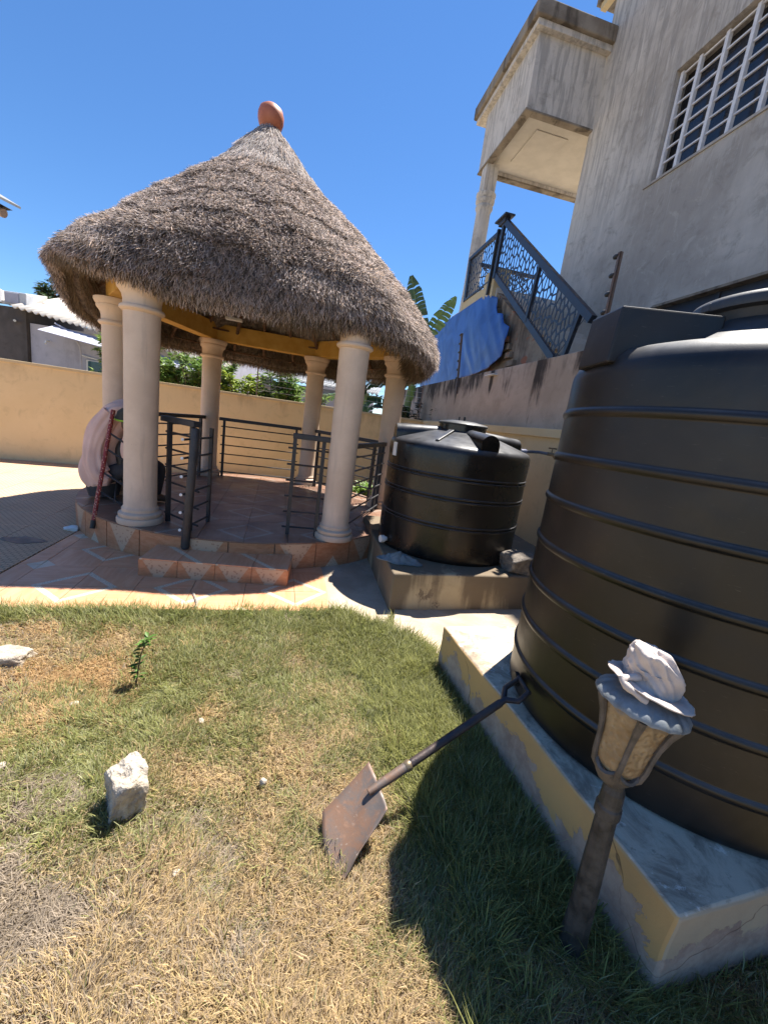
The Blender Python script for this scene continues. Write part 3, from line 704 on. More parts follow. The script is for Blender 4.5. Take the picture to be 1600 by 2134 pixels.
# fringe: ends of the straw along the eave and inside of the rim
def fringe(n, seed, r0, r1, z0, z1, l0, l1, outw, dark):
    g = np.random.default_rng(seed); a = g.uniform(-np.pi,np.pi,n); t = g.random(n); r = r0+(r1-r0)*t; z = z0+(z1-z0)*t
    pts = np.array([thatch_pt(r_,z_,a_) for r_,z_,a_ in zip(r,z,a)]); er = np.c_[np.cos(a),np.sin(a),0*a]; sd = np.c_[-np.sin(a),np.cos(a),0*a]
    L = g.uniform(l0,l1,n)*(1+.3*np.sin(5*a)+.25*np.sin(11*a+1)); d = er*(outw+g.normal(0,.25,n))[:,None] + sd*g.normal(0,.28,n)[:,None]; d[:,2] = -1
    d /= np.linalg.norm(d,axis=1)[:,None]; tip = pts+d*L[:,None]; w = g.uniform(.002,.004,n)[:,None]; wv = np.cross(d, g.normal(0,1,(n,3))); wv = wv/np.linalg.norm(wv,axis=1)[:,None]*w
    V = np.stack([pts-wv,pts+wv,tip+wv*.3,tip-wv*.3],1).reshape(-1,3); b0 = np.arange(n)*4
    c = np.array([.38,.30,.24])[None]*g.uniform(.3,1.1,(n,1))*dark; c[:,2] *= .9
    return V, np.c_[b0,b0+1,b0+2,b0+3], np.repeat(c,4,0)
A1 = fringe(26000, 6, 2.115, 1.97, 2.28, 2.18, .03,.13, .05, .9)
A2 = fringe(16000, 7, 1.92, 1.80, 2.22, 2.45, .05,.14, -.35, .8)
V = np.concatenate([A1[0],A2[0]]); F = np.concatenate([A1[1],A2[1]+len(A1[0])]); C = np.concatenate([A1[2],A2[2]])
so = fastmesh('eave_fringe', V, F, M['straw'], gz, col=C); tag(so, kind='stuff')
# rafters and battens under the thatch
for k in range(24):
    a = 2*math.pi*k/24+.06; p0 = thatch_pt(1.90, 2.28, a); p1 = thatch_pt(.22, 4.08, a)
    b = MB(); p0 = Vector(p0)-Vector((0,0,.02)); p1 = Vector(p1)-Vector((0,0,.06)); b.tube([p0, p1], .028, 6); b.build('rafter', M['wood'], gz)
for rr, z in ((1.84,2.34),(1.64,2.60),(1.40,2.88),(1.12,3.18),(.8,3.5)):
    b = MB(); b.tube([Vector(thatch_pt(rr,z,2*math.pi*k/48))-Vector((0,0,.045)) for k in range(49)], .014, 5, False); b.build('batten', M['wood'], gz)
b = MB(); b.lathe([(.03,4.47),(.08,4.48),(.095,4.51),(.085,4.53),(.075,4.54),(.088,4.56),(.125,4.60),(.142,4.655),(.143,4.71),(.125,4.765),(.08,4.80),(.02,4.812)], (GC.x-.125, GC.y, 0), 32)
b.build('pot_finial', M['clay'], gz, smooth=True)
b = MB(); b.lathe([(.12,4.44),(.13,4.47),(.10,4.51),(.08,4.52)], (GC.x-.125, GC.y, 0), 24); b.build('finial_collar', M['thatch'], gz, smooth=True)

# railings -------------------------------------------------------
def railing(p, q, ht=.95, nb=6, posts=(.06,.94), label=None, thick=.038, mat='iron', top=True, over=.05, rail_w=.055):
    p, q = Vector((*p,PZ)), Vector((*q,PZ)); d = (q-p); L = d.length; d.normalize(); n = Vector((-d.y,d.x,0))
    root = None
    b = MB()
    b.hexa(p-n*rail_w/2+Vector((0,0,ht-.035)), d*L, n*rail_w, (0,0,.052)); root = b.build('railing', M[mat], gz, bevel=.006)
    if label: root['label'] = label
    for t in posts:
        b = MB(); b.hexa(p+d*(L*t-thick/2)-n*thick/2, d*thick, n*thick, (0,0,ht-.036)); b.build('post', M[mat], root)
    for k in range(nb):
        z = .07+(ht-.2)*k/(nb-1)
        a0, a1 = L*posts[0]-over, L*posts[-1]+over
        b = MB(); b.tube([p+d*a0+Vector((0,0,z))+n*.02, p+d*a1+Vector((0,0,z))+n*.02], .0105, 6); b.build('bar', M[mat], root)
    return root
def between(a, b_, inset=.15):
    p, q = Vector(cols[a]), Vector(cols[b_]); d = (q-p).normalized(); return p+d*inset, q-d*inset
for a_, b_ in (('F','E'),('E','D'),('D','C')):
    p, q = between(a_, b_); railing(p, q)
p, q = between('C','B'); railing(p, q, posts=(.05,.16,.92))
# near-left short panel beside the entrance, attached to the front left column
p = Vector((-2.20,3.93)); q = Vector((-1.73,3.62)); railing(p, q, ht=1.0, nb=6, posts=(.20,.88), label='short railing panel right of the front left column', thick=.036, over=.10, rail_w=.07)
# right panel on the front right column
p = Vector((-.97,3.99)); q = Vector((-.60,4.07)); railing(p, q, ht=1.0, nb=6, posts=(.06,.80), label='short railing panel left of the front right column', thick=.036, over=.06)
# opened gate leaf seen almost edge on
h0, h1 = Vector((-1.78,4.03,PZ)), Vector((-1.715,3.47,PZ))
b = MB(); gx = h1+Vector((.0,-.02,-.10)); tp = h1+Vector((.03,.03,.97)); b.tube([gx, gx+Vector((0,0,.02)), tp-Vector((0,0,.03)), tp-Vector((0,0,.008)), tp], [.030,.036,.036,.030,.014], 16)
gate = b.build('gate_leaf', M['iron'], gz, smooth=True); gate['label'] = 'open gate leaf with thick rounded stile and pale chipped bar ends'
b = MB(); b.hexa(h0-Vector((.015,.015,0)), (.03,0,0),(0,.03,0),(.0,0,.95)); b.build('hinge_post', M['iron'], gate)
for k in range(6):
    z = .06+.16*k; e0 = h0+Vector((0,0,z)); e1 = h1+Vector((-.055,-.01,z)); b = MB(); b.tube([e0,e1], .010, 6); bo = b.build('bar', M['iron'], gate)
    b = MB(); b.tube([e1, e1+(e1-e0).normalized()*.012+Vector((0,0,.004))], .0135, 6); b.build('bar_end', M['white_chip'], gate)
b = MB(); b.hexa(h1+Vector((-.04,-.03,-.155)), (.075,0,0),(0,.06,0),(0,0,.015)); b.build('foot_plate', M['brass'], gate)
# leaning left panel with the red patterned post
pb = Vector((-2.735,3.70,.175)); pt = Vector((-2.79,4.08,1.27))
b = MB(); b.tube([pb, pt], .020, 10); lp = b.build('wrapped_post', M['wrap'], gz, smooth=True); lp['label'] = 'leaning rail post wrapped in red patterned tape'
b = MB(); dv = (pt-pb).normalized(); b.tube([pb-dv*.02, pb+dv*.06], .022, 10); b.build('post_foot', M['black'], lp)
for t_, z_ in ((.80,-.03),(.66,-.05),(.46,-.08),(.30,-.12)):
    s0 = pb.lerp(pt, t_); s1 = Vector((-2.40,3.95, s0.z-.14+z_)); b = MB(); b.tube([s0, s1], .010, 6); b.build('bar', M['iron'], lp)
b = MB(); b.tube([Vector((-2.99,4.45,.66)),Vector((-2.86,4.20,.30))], .010, 6); b.build('stay', M['iron'], lp)
# lamp under the roof
lt = thing('ceiling_lamp', (-2.18,5.42,2.49), 'small white lamp fitting hanging under the thatch behind the front beam', 'lamp')
b = MB(); b.box((-2.18,5.42,2.51),(.20,.10,.03),.25); b.build('lamp_body', M['ac'], lt, bevel=.008)
b = MB(); b.tube([(-2.18,5.42,2.525),(-2.18,5.42,2.95)], .006, 5); b.build('stem', M['iron'], lt)

# step block in front of the entrance
sl_, sw_ = 1.20, .56
S0 = Vector((-1.925,3.115,0)); S1 = Vector((-.75,3.30,0)); sd = (S1-S0).normalized(); sn = Vector((-sd.y,sd.x,0)); sl_ = (S1-S0).length
st = thing('step', (*(S0.xy+sd.xy*.6),0), 'low tiled entrance step with patterned front on the patio', 'step')
b = MB(); b.hexa(S0+sd*.01+sn*.01+Vector((0,0,.012)), sd*(sl_-.02), sn*(sw_-.02), (0,0,.148)); b.build('core', M['grout'], st)
nt = 4
for k in range(nt):
    w = sl_/nt; c0 = S0+sd*(w*(k+.5))
    me = bpy.data.meshes.new('top_tile'); bb = MB(); bb.box((0,0,-.005),(w-.004,sw_*.62-.004,.012)); me.from_pydata(bb.v,[],bb.f); me.materials.append(M['tile'] if k%2 else M['tile']); 
    inst(me, 'top_tile', st, tuple(c0+sn*(sw_*.31)+Vector((0,0,.17))), math.atan2(sd.y,sd.x)+(math.pi if k%2 else 0))
    me = bpy.data.meshes.new('top_tile'); bb = MB(); bb.box((0,0,-.005),(w-.004,sw_*.38-.004,.012)); me.from_pydata(bb.v,[],bb.f); me.materials.append(M['tile']); 
    inst(me, 'top_tile', st, tuple(c0+sn*(sw_*.81)+Vector((0,0,.17))), math.atan2(sd.y,sd.x)+(math.pi if k%2 else 0))
    me = bpy.data.meshes.new('front_tile'); bb = MB(); bb.box((0,.004,0),(w-.004,.012,.145)); me.from_pydata(bb.v,[],bb.f); me.materials.append(M['riser'])
    inst(me, 'front_tile', st, tuple(c0+Vector((0,0,.088))), math.atan2(sd.y,sd.x))
for e_ in (0,1):
    me = bpy.data.meshes.new('side_tile'); bb = MB(); bb.box((0,0,0),(sw_-.01,.012,.145)); me.from_pydata(bb.v,[],bb.f); me.materials.append(M['riser'])
    inst(me, 'side_tile', st, tuple(S0+sd*(sl_*e_)+sn*sw_/2+Vector((0,0,.088))), math.atan2(sd.y,sd.x)+math.pi/2)

# ------------------------------------------------------------------ tanks and plinths
def noisy_prism(poly, z0, z1, name, m, parent, sub=5, amp=.006, bevel=.012):
    b = MB(); b.prism(poly, z0, z1); o = b.build(name, m, parent)
    me = o.data; bm = bmesh.new(); bm.from_mesh(me)
    bmesh.ops.triangulate(bm, faces=[f for f in bm.faces if len(f.verts) > 4])
    bmesh.ops.subdivide_edges(bm, edges=bm.edges[:], cuts=sub, use_grid_fill=True)
    for v in bm.verts:
        p = v.co*9; q = v.co*31
        from mathutils import noise as mn
        v.co += Vector((mn.noise(p), mn.noise(p+Vector((7,0,0))), mn.noise(p+Vector((0,9,0)))*.5))*amp + Vector((mn.noise(q), mn.noise(q+Vector((3,0,0))), 0))*amp*.5
    bm.to_mesh(me); bm.free(); me.polygons.foreach_set('use_smooth',[True]*len(me.polygons)); me.set_sharp_from_angle(angle=R(35))
    if bevel:
        mo = o.modifiers.new('bevel','BEVEL'); mo.width = bevel; mo.segments = 2; mo.limit_method='ANGLE'; mo.angle_limit = R(50)
    return o
bp = thing('tank_plinth', (.95,.88,0), 'long ochre plinth with peeling paint and cracks under the large black tank', 'plinth')
noisy_prism([(.477,2.415),(.949,.882),(2.75,1.43),(2.3,2.95)], -.05, .30, 'plinth_block', M['plinth'], bp, 14, .006)
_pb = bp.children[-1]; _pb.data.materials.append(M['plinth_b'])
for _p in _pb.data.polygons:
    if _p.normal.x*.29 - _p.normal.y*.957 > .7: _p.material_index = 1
spn = thing('tank_plinth', (.15,3.13,0), 'lower stained cream plinth under the small black tank beside the pavilion', 'plinth')
noisy_prism([(.146,3.13),(2.72,3.95),(2.3,5.9),(-.25,5.0),(-.20,4.77)], -.05, .335, 'plinth_block', M['plinth2'], spn, 10, .006)
b = MB(); b.prism([(-.22,4.82),(-.13,4.42),(.1,4.42),(.05,4.86)], .33, .40); b.build('raised_corner', M['plinth2'], spn, bevel=.008)

def ribbed(R0, z0, ztop, ribs, rw, rh, top):
    pr = [(R0*.985, z0), (R0, z0+.015), (R0, z0+.03)]
    for z in sorted(ribs):
        pr += [(R0, z-rw*3), (R0, z-rw*1.5), (R0, z-rw*1.2), (R0+rh*.35, z-rw), (R0+rh, z-rw*.45), (R0+rh, z+rw*.45), (R0+rh*.35, z+rw), (R0, z+rw*1.2), (R0, z+rw*1.5), (R0, z+rw*3)]
    return pr + top
TB = (1.507, 1.811)
tk = thing('water_tank', (*TB,.30), 'huge black ribbed water tank on the ochre plinth at the right', 'water tank')
top = [(.744,1.80),(.742,1.83),(.728,1.865),(.70,1.893),(.66,1.91),(.55,1.93),(.45,1.965),(.36,2.02),(.30,2.07)]
b = MB(); b.lathe(ribbed(.744,.302,1.8,[.485,.68,.87,1.065,1.27,1.465,1.66],.015,.010,top), (*TB,0), 128)
tb = b.build('tank_body', M['tank_b'], tk, smooth=True, angle=50)
b = MB(); b.lathe([(.30,2.06),(.31,2.10),(.34,2.105),(.345,2.13),(.33,2.15),(.2,2.175),(.02,2.185)], (*TB,0), 64); ld = b.build('lid', M['lid'], tk, smooth=True, angle=50)
def inlet(C, az, r0, r1, z0, z1, w, m, parent, arch=False, end=True):
    d = Vector((math.cos(az), math.sin(az), 0)); n = Vector((-d.y, d.x, 0)); c = Vector((*C,0)); b = MB()
    if not arch:
        pts = lambda r, dz, ww: [c+d*r-n*ww+Vector((0,0,z0)), c+d*r+n*ww+Vector((0,0,z0)), c+d*r+n*(ww*.96)+Vector((0,0,dz)), c+d*r-n*(ww*.96)+Vector((0,0,dz))]
        a0 = pts(r1, z1, w/2*1.04); a1 = pts(r0, z1+.02, w/2)
        a0[0] = a0[0]+d*.014; a0[1] = a0[1]+d*.014
        b.add(a0+a1, [(0,1,2,3),(7,6,5,4),(1,5,6,2),(0,3,7,4),(3,2,6,7),(0,4,5,1)]); o = b.build('inlet_housing', m, parent, bevel=.008)
    else:
        k = 14; ring = lambda r, hz, ww: [c+d*r+n*(ww/2*math.cos(math.pi*i/k))+Vector((0,0,(hz-ww/2)+ww/2*math.sin(math.pi*i/k))) for i in range(k+1)] + [c+d*r-n*ww/2+Vector((0,0,z0)), c+d*r+n*ww/2+Vector((0,0,z0))]
        a0, a1, a2 = ring(r1, z1, w), ring(r1-.02, z1+.004, w*1.04), ring(r0, z1+.03, w*.9); m_ = len(a0)
        fs = [(i,(i+1)%m_,m_+(i+1)%m_,m_+i) for i in range(m_)]+[(m_+i,m_+(i+1)%m_,2*m_+(i+1)%m_,2*m_+i) for i in range(m_)]+[tuple(range(m_))[::-1], tuple(range(2*m_,3*m_))]
        b.add(a0+a1+a2, fs); o = b.build('inlet_housing', m, parent, smooth=True, angle=45)
    return o
for az in (183, 93, 273+4, 3): inlet(TB, R(az), .34, .742, 1.84, 2.045, .225, M['tank_b'], tk)
for a_ in range(6):
    b = MB(); b.box((TB[0]+.32*math.cos(a_*1.05), TB[1]+.32*math.sin(a_*1.05), 2.12),(.05,.05,.03),a_*1.05); b.build('lid_clip', M['lid'], tk, bevel=.004)
b = MB(); b.tube([(TB[0]-.755,TB[1]-.03,.39),(TB[0]-.775,TB[1]-.03,.39)], .035, 16); b.build('outlet_plug', M['black'], tk, smooth=True)

TSM = (.67, 4.24)
ts = thing('water_tank', (*TSM,.335), 'small squat black water tank with dusty domed top on cream plinth', 'water tank')
top = [(.705,1.33),(.70,1.36),(.685,1.385),(.66,1.40),(.52,1.445),(.38,1.49),(.26,1.52),(.235,1.53),(.235,1.585),(.22,1.59)]
b = MB(); b.lathe(ribbed(.700,.338,1.3,[.66,.69,.915,.945,1.10,1.13],.008,.008,top), (*TSM,0), 112); b.build('tank_body', M['tank_s'], ts, smooth=True, angle=50)
b = MB(); b.lathe([(.20,1.585),(.245,1.587),(.25,1.60),(.235,1.612),(.12,1.632),(.02,1.636)], (*TSM,0), 56); ld = b.build('lid', M['lid'], ts, smooth=True, angle=50)
b = MB(); b.hexa((TSM[0]-.012,TSM[1]-.06,1.63),(.018,0,0),(0,.03,0),(0,0,.045)); b.hexa((TSM[0]-.06,TSM[1]-.05,1.63),(.012,0,0),(0,.02,0),(0,0,.04)); b.build('lid_latch', M['black'], ld, bevel=.003)
for az in (-171, -76, 19, 108): inlet(TSM, R(az), .23, .675, 1.36, 1.525, .17, M['tank_s'], ts, arch=True)
az = R(-118); d_ = Vector((math.cos(az), math.sin(az),0)); n_ = Vector((-d_.y,d_.x,0)); c_ = Vector((*TSM,0))
b = MB(); b.slab([c_+d_*.62-n_*.018+Vector((0,0,1.40)), c_+d_*.62+n_*.018+Vector((0,0,1.40)), c_+d_*.30+n_*.03+Vector((0,0,1.505)), c_+d_*.30-n_*.03+Vector((0,0,1.505))], (0,0,.03)); b.build('lifting_lug', M['tank_s'], ts, bevel=.008)
# sticker and outlet
az = math.atan2(3.962-TSM[1], .017-TSM[0]); b = MB(); vs=[]
for k in range(5):
    a2 = az+R(-2.5)+R(5.5)*k/4; vs += [(TSM[0]+.712*math.cos(a2), TSM[1]+.712*math.sin(a2), 1.22),(TSM[0]+.712*math.cos(a2), TSM[1]+.712*math.sin(a2), 1.345)]
vs2 = [((v[0]-TSM[0])*.986+TSM[0],(v[1]-TSM[1])*.986+TSM[1],v[2]) for v in vs]
fs = [(2*k,2*k+2,2*k+3,2*k+1) for k in range(4)]+[(10+2*k,10+2*k+1,10+2*k+3,10+2*k+2) for k in range(4)]+[(0,1,11,10),(8,18,19,9)]+[(2*k,10+2*k,12+2*k,2*k+2) for k in range(4)]+[(2*k+1,2*k+3,13+2*k,11+2*k) for k in range(4)]
b.add(vs+vs2, fs); b.build('sticker', M['white_chip'], ts)
oa = math.atan2(3.86-TSM[1], -.02-TSM[0]); od = Vector((math.cos(oa),math.sin(oa),0)); oc = Vector((*TSM,.40))
b = MB(); b.tube([oc+od*.69, oc+od*.725, oc+od*.726, oc+od*.765], [.022,.022,.036,.036], 14); b.build('outlet_cap', M['white_chip'], ts, smooth=True)
# water pipe with tap between small tank and side wall
pp = thing('water_pipe', (1.62,5.31,1.44), 'blue grey pipe with brass tap in front of the cream side wall', 'pipe')
b = MB(); b.tube([(1.28,4.55,1.40),(1.615,4.62,1.425),(1.78,4.60,1.415)], .016, 8); b.build('pipe_run', M['pipe'], pp, smooth=True)
b = MB(); b.tube([(1.40,4.575,1.41),(1.46,4.59,1.414)], .025, 10); b.build('coupling', M['lav'], pp)
b = MB(); b.tube([(1.70,4.61,1.42),(1.76,4.60,1.42),(1.80,4.58,1.38)], .02, 8); tap_ = b.build('tap', M['brass'], pp, smooth=True)
b = MB(); b.tube([(1.745,4.60,1.43),(1.745,4.60,1.48)], .007, 6); b.tube([(1.70,4.60,1.485),(1.79,4.60,1.485)], .008, 6); b.build('tap_handle', M['brass'], tap_)

# ------------------------------------------------------------------ loose things
from mathutils import noise as mnoise
def rock(name, loc, dims, rz, tilt, label, m, seed, rough=.13, cat='stone', sub=5):
    bm = bmesh.new(); bmesh.ops.create_icosphere(bm, subdivisions=sub, radius=.5)
    for v in bm.verts:
        p = v.co.normalized(); q = Vector((max(-.40,min(.40,p.x*.56)),max(-.40,min(.40,p.y*.56)),max(-.40,min(.40,p.z*.56))))/.82
        q += p*(mnoise.noise(p*1.6+Vector((seed,0,0)))*rough + mnoise.noise(p*5+Vector((0,seed,0)))*rough*.35 + mnoise.noise(p*12)*rough*.22+mnoise.noise(p*30)*rough*.10)
        v.co = Vector((q.x*dims[0], q.y*dims[1], q.z*dims[2]))
    me = bpy.data.meshes.new(name); bm.to_mesh(me); bm.free(); me.materials.append(m); me.polygons.foreach_set('use_smooth',[True]*len(me.polygons))
    o = bpy.data.objects.new(name, me); COL.objects.link(o); o.location = loc; o.rotation_euler = (tilt, tilt*.4, rz); return tag(o, label, cat)
rock('stone', (-.79,1.215,.070), (.115,.13,.215), .75, .18, 'upright chalky white stone standing in the dry grass', M['stone'], 3)
rock('stone', (-1.86,1.90,.022), (.17,.13,.095), .2, .05, 'flat chalky white stone at the left edge of the lawn', M['stone'], 9)
rock('stone', (-1.08,.93,.012), (.075,.035,.02), 1.0, .05, 'thin pale stone chip among grey grass at the lower left', M['stone'], 12, sub=3)
rock('pebble', (-.335,1.38,.022), (.022,.026,.03), 1.0, .05, 'small white pebble in green grass between the stone and shovel', M['stone'], 14, sub=2, cat='pebble')
rock('pebble', (-1.33,1.66,.014), (.035,.03,.018), .3, .05, 'white pebble near the flat stone by the sapling', M['stone'], 15, sub=2, cat='pebble')
rock('pebble', (-1.33,1.30,.014), (.035,.03,.018), 1.3, .05, 'white pebble at the left below the orange dry patch', M['stone'], 16, sub=2, cat='pebble')
rock('pebble', (-.50,1.02,.012), (.02,.022,.015), .3, .05, 'tiny white pebble on the grey thatch of dead grass', M['stone'], 17, sub=2, cat='pebble')
rock('pebble', (-.72,1.66,.018), (.03,.022,.02), 2.1, .05, 'white pebble right of the green sapling', M['stone'], 18, sub=2, cat='pebble')
rock('concrete_block', (1.36,3.68,.415), (.40,.27,.165), .30, .02, 'dark rough concrete block on the small tank plinth', M['blockc'], 21, .07, 'block')
rock('crumpled_tissue', (-3.13,3.95,.03), (.10,.07,.05), .4, .1, 'crumpled white tissue at the foot of the pavilion platform', M['white_chip'], 31, .3, 'litter', 3)
b = MB(); b.prism([(-3.25+.17*math.cos(k*.6283)+.05*math.sin(k*2), 3.52+.10*math.sin(k*.6283)) for k in range(10)], .0165, .0185)
tag(b.build('wet_patch', plain('damp dirt',(.14,.11,.085),(.1,.08,.06),9,.5,.1)), 'dark damp patch on the paving left of the patio', 'stain')
tw = MB(); tw.tube([(-1.38,2.93,.024),(-1.28,2.78,.03),(-1.25,2.70,.028)], .009, 6); tw = tw.build('stick', M['stone'], smooth=True); tag(tw, 'short pale stick lying on the patio tiles at the lawn edge', 'stick')

def cloth(name, c, rx, ry, h, seed, m, label, parts=None, peak=(0,0), fold=9, drape=0., n=56, zoff=0, slope=(0,0)):
    """crumpled cloth heap: a radial sheet with folds, closed below"""
    vs=[]; fs=[]; nr_=22
    for i in range(nr_+1):
        t = i/nr_
        for k in range(n):
            a = 2*math.pi*k/n; fo = .5+.5*math.sin(fold*a+seed+1.4*math.sin(2*a+seed)); rr = t*(1+.16*math.sin(2*a+seed)+.10*math.sin(5*a+2*seed)+.05*fo)
            x = rx*rr*math.cos(a)+peak[0]*(1-t)*(1-t); y = ry*rr*math.sin(a)+peak[1]*(1-t)*(1-t)
            z = h*(1-t)**1.25*(1+.22*mnoise.noise(Vector((math.cos(a)*1.3,math.sin(a)*1.3,t*2+seed)))) + h*.20*fo*math.sin(math.pi*t)**1 + .02*mnoise.noise(Vector((x*40,y*40,seed)))
            z += slope[0]*x+slope[1]*y - drape*max(t-.8,0)*5*h
            vs.append((c[0]+x, c[1]+y, c[2]+max(z, .004 if not drape and slope==(0,0) else -9)))
    for i in range(nr_):
        for k in range(n): fs.append((i*n+k, (i+1)*n+k, (i+1)*n+(k+1)%n, i*n+(k+1)%n))
    b = MB(); b.add(vs, fs); o = b.build(name, m, smooth=True, angle=70); so_ = o.modifiers.new('solid','SOLIDIFY'); so_.thickness = .006; so_.offset = 1
    return tag(o, label, 'cloth') if label else o
cloth('rag', (.20,3.46,.335), .17, .12, .075, 2.2, M['cloth_blue'], 'crumpled grey blue rag draped over the corner of the small plinth', fold=6, zoff=0)

# sapling
def leafmesh(base, dirs, ups, L, W, col, g, fold=.25, droop=.3):
    """vectorised leaves: 4 triangles each, folded along the midrib"""
    n = len(base); d = dirs/np.linalg.norm(dirs,axis=1)[:,None]; s = np.cross(d, ups); s /= np.linalg.norm(s,axis=1)[:,None]+1e-9; u = np.cross(s, d)
    L = L[:,None]; W = W[:,None]; mid = base+d*L*.5-u*L*droop*.12; tip = base+d*L-u*L*droop*.5
    l = mid-s*W*.5+u*W*fold; r = mid+s*W*.5+u*W*fold
    V = np.stack([base,l,mid,r,tip],1).reshape(-1,3); b0 = np.arange(n)*5
    F = np.concatenate([np.c_[b0,b0+1,b0+2],np.c_[b0,b0+2,b0+3],np.c_[b0+1,b0+4,b0+2],np.c_[b0+2,b0+4,b0+3]]); return V, F, np.repeat(col,5,0)
sx, sy = -1.157, 1.854; g = np.random.default_rng(9)
t = thing('sapling', (sx,sy,0), 'small green leafy sapling standing in the lawn', 'plant')
stem = [Vector((sx,sy,-.01)),Vector((sx+.012,sy,.09)),Vector((sx+.02,sy+.01,.18)),Vector((sx+.05,sy+.02,.28))]
b = MB(); b.tube(stem, [.005,.004,.003,.002], 6); b.build('stem', M['wood'], t)
n = 46; tt = g.uniform(.22,1,n); pts = np.array([list(stem[0].lerp(stem[1], min(k*3,1)) if k < 1/3 else (stem[1].lerp(stem[2],(k-1/3)*3) if k < 2/3 else stem[2].lerp(stem[3],(k-2/3)*3))) for k in tt])
a = g.uniform(0,2*np.pi,n); dirs = np.c_[np.cos(a),np.sin(a),g.uniform(.0,.6,n)]; ups = np.tile([0,0,1.],(n,1))
colr = np.array([.09,.17,.03])[None]*g.uniform(.6,1.5,(n,1)); V,F,C = leafmesh(pts, dirs, ups, g.uniform(.03,.055,n), g.uniform(.014,.022,n), colr, g)
tag(fastmesh('leaves', V,F,M['leaf'],t,col=C), kind='stuff')

# shovel
sh = thing('shovel', (.01,1.09,0), 'rusty square shovel leaning from the lawn against the big tank', 'shovel')
Nk = Vector((.128,1.305,.165)); Lc = Vector((.078,1.385,.185)); Rc = Vector((.162,1.222,.150)); Ll = Vector((-.062,1.265,.042)); Rl = Vector((.077,1.120,.040)); Tp = Vector((.003,1.088,-.02))
ax = ((Lc+Rc)/2-(Ll+Rl)/2).normalized(); wv = (Lc-Rc).normalized(); nb_ = ax.cross(wv).normalized(); 
if nb_.z < 0: nb_ = -nb_
vs=[]; nu,nv_ = 12,16
for i in range(nv_+1):
    v = i/nv_
    for j in range(nu+1):
        u_ = j/nu; top_ = Lc.lerp(Rc,u_); bot = Ll.lerp(Rl,u_); mid = top_.lerp(bot,v); curve = 4*u_*(1-u_)
        mid = mid + (Tp-(Ll+Rl)/2)*(curve**.8)*(v**2.2) - nb_*.016*curve*(1-.3*v) + nb_*.026*v*v
        ridge = math.exp(-((u_-.5)/.10)**2)*max(0,1-v*1.6); mid += nb_*.016*ridge
        vs.append(mid)
b = MB(); b.add(vs, [(i*(nu+1)+j,i*(nu+1)+j+1,(i+1)*(nu+1)+j+1,(i+1)*(nu+1)+j) for i in range(nv_) for j in range(nu)])
bl = b.build('blade', M['rust'], sh, smooth=True, angle=60); so_ = bl.modifiers.new('solid','SOLIDIFY'); so_.thickness = .0022
Gj = Vector((.625,1.605,.372)); ga = Vector((.738,1.735,.425)); gb = Vector((.752,1.640,.420)); hd = (Gj-Nk).normalized()
b = MB(); b.tube([Nk-hd*.05, Nk+hd*.02, Nk+hd*.12], [.012,.0175,.0185], 12); b.build('socket', M['rust'], sh, smooth=True)
b = MB(); b.tube([Nk+hd*.115, Nk+hd*.122, Nk+hd*.132, Nk+hd*.139], [.019,.0215,.0215,.019], 12); b.build('collar', M['brass'], sh, smooth=True)
b = MB(); m1 = Nk.lerp(Gj,.4); b.tube([Nk+hd*.10, m1, Gj], [.0165,.0165,.017], 12); b.build('shaft', M['handle'], sh, smooth=True)
b = MB(); b.tube([Gj-hd*.02, Gj+hd*.02, Gj.lerp(ga,.45)+Vector((-.012,.022,.0)), ga], [.016,.014,.012,.011], 10); b.tube([Gj-hd*.02, Gj+hd*.03, Gj.lerp(gb,.5)+Vector((.014,-.018,-.004)), gb], [.016,.014,.012,.011], 10); b.tube([ga+(ga-gb)*.08, gb-(ga-gb)*.08], .011, 10)
b.build('grip', M['handle'], sh, smooth=True)

# garden lantern
lx, ly = .758, .972
ln = thing('garden_lantern', (lx,ly,0), 'weathered bronze garden lantern post with scalloped cap and amber panels', 'lantern')
b = MB(); b.lathe([(.041,-.03),(.040,.03),(.036,.09),(.032,.25),(.0275,.50),(.0275,.515)], (lx,ly,0), 16, .05, 8); b.v=[(v[0]-.014*max(v[2],0)/.5,v[1],v[2]) for v in b.v]; b.build('post', M['post'], ln, bevel=.004)
b = MB(); b.lathe([(.030,.510),(.034,.516),(.034,.545),(.030,.550),(.029,.595),(.024,.612),(.022,.632)], (lx-.016,ly,0), 16); b.build('neck', M['post'], ln, bevel=.003)
tiltm = Matrix.Translation((lx-.034,ly,.618)) @ Matrix.Scale(.94,4) @ Matrix.Rotation(R(7), 4, 'Y') @ Matrix.Rotation(R(-3), 4, 'X') @ Matrix.Rotation(R(25),4,'Z')
def tb_(b): b.v = [tuple(tiltm @ Vector(v)) for v in b.v]; return b
b = MB(); b.lathe([(.026,0),(.034,.006),(.048,.024),(.058,.040),(.056,.046)], (0,0,0), 5); tb_(b).build('cup', M['bronze'], ln, bevel=.003)
gp = [(.046,.040),(.060,.058),(.067,.09),(.070,.13),(.075,.17),(.085,.215),(.102,.262)]
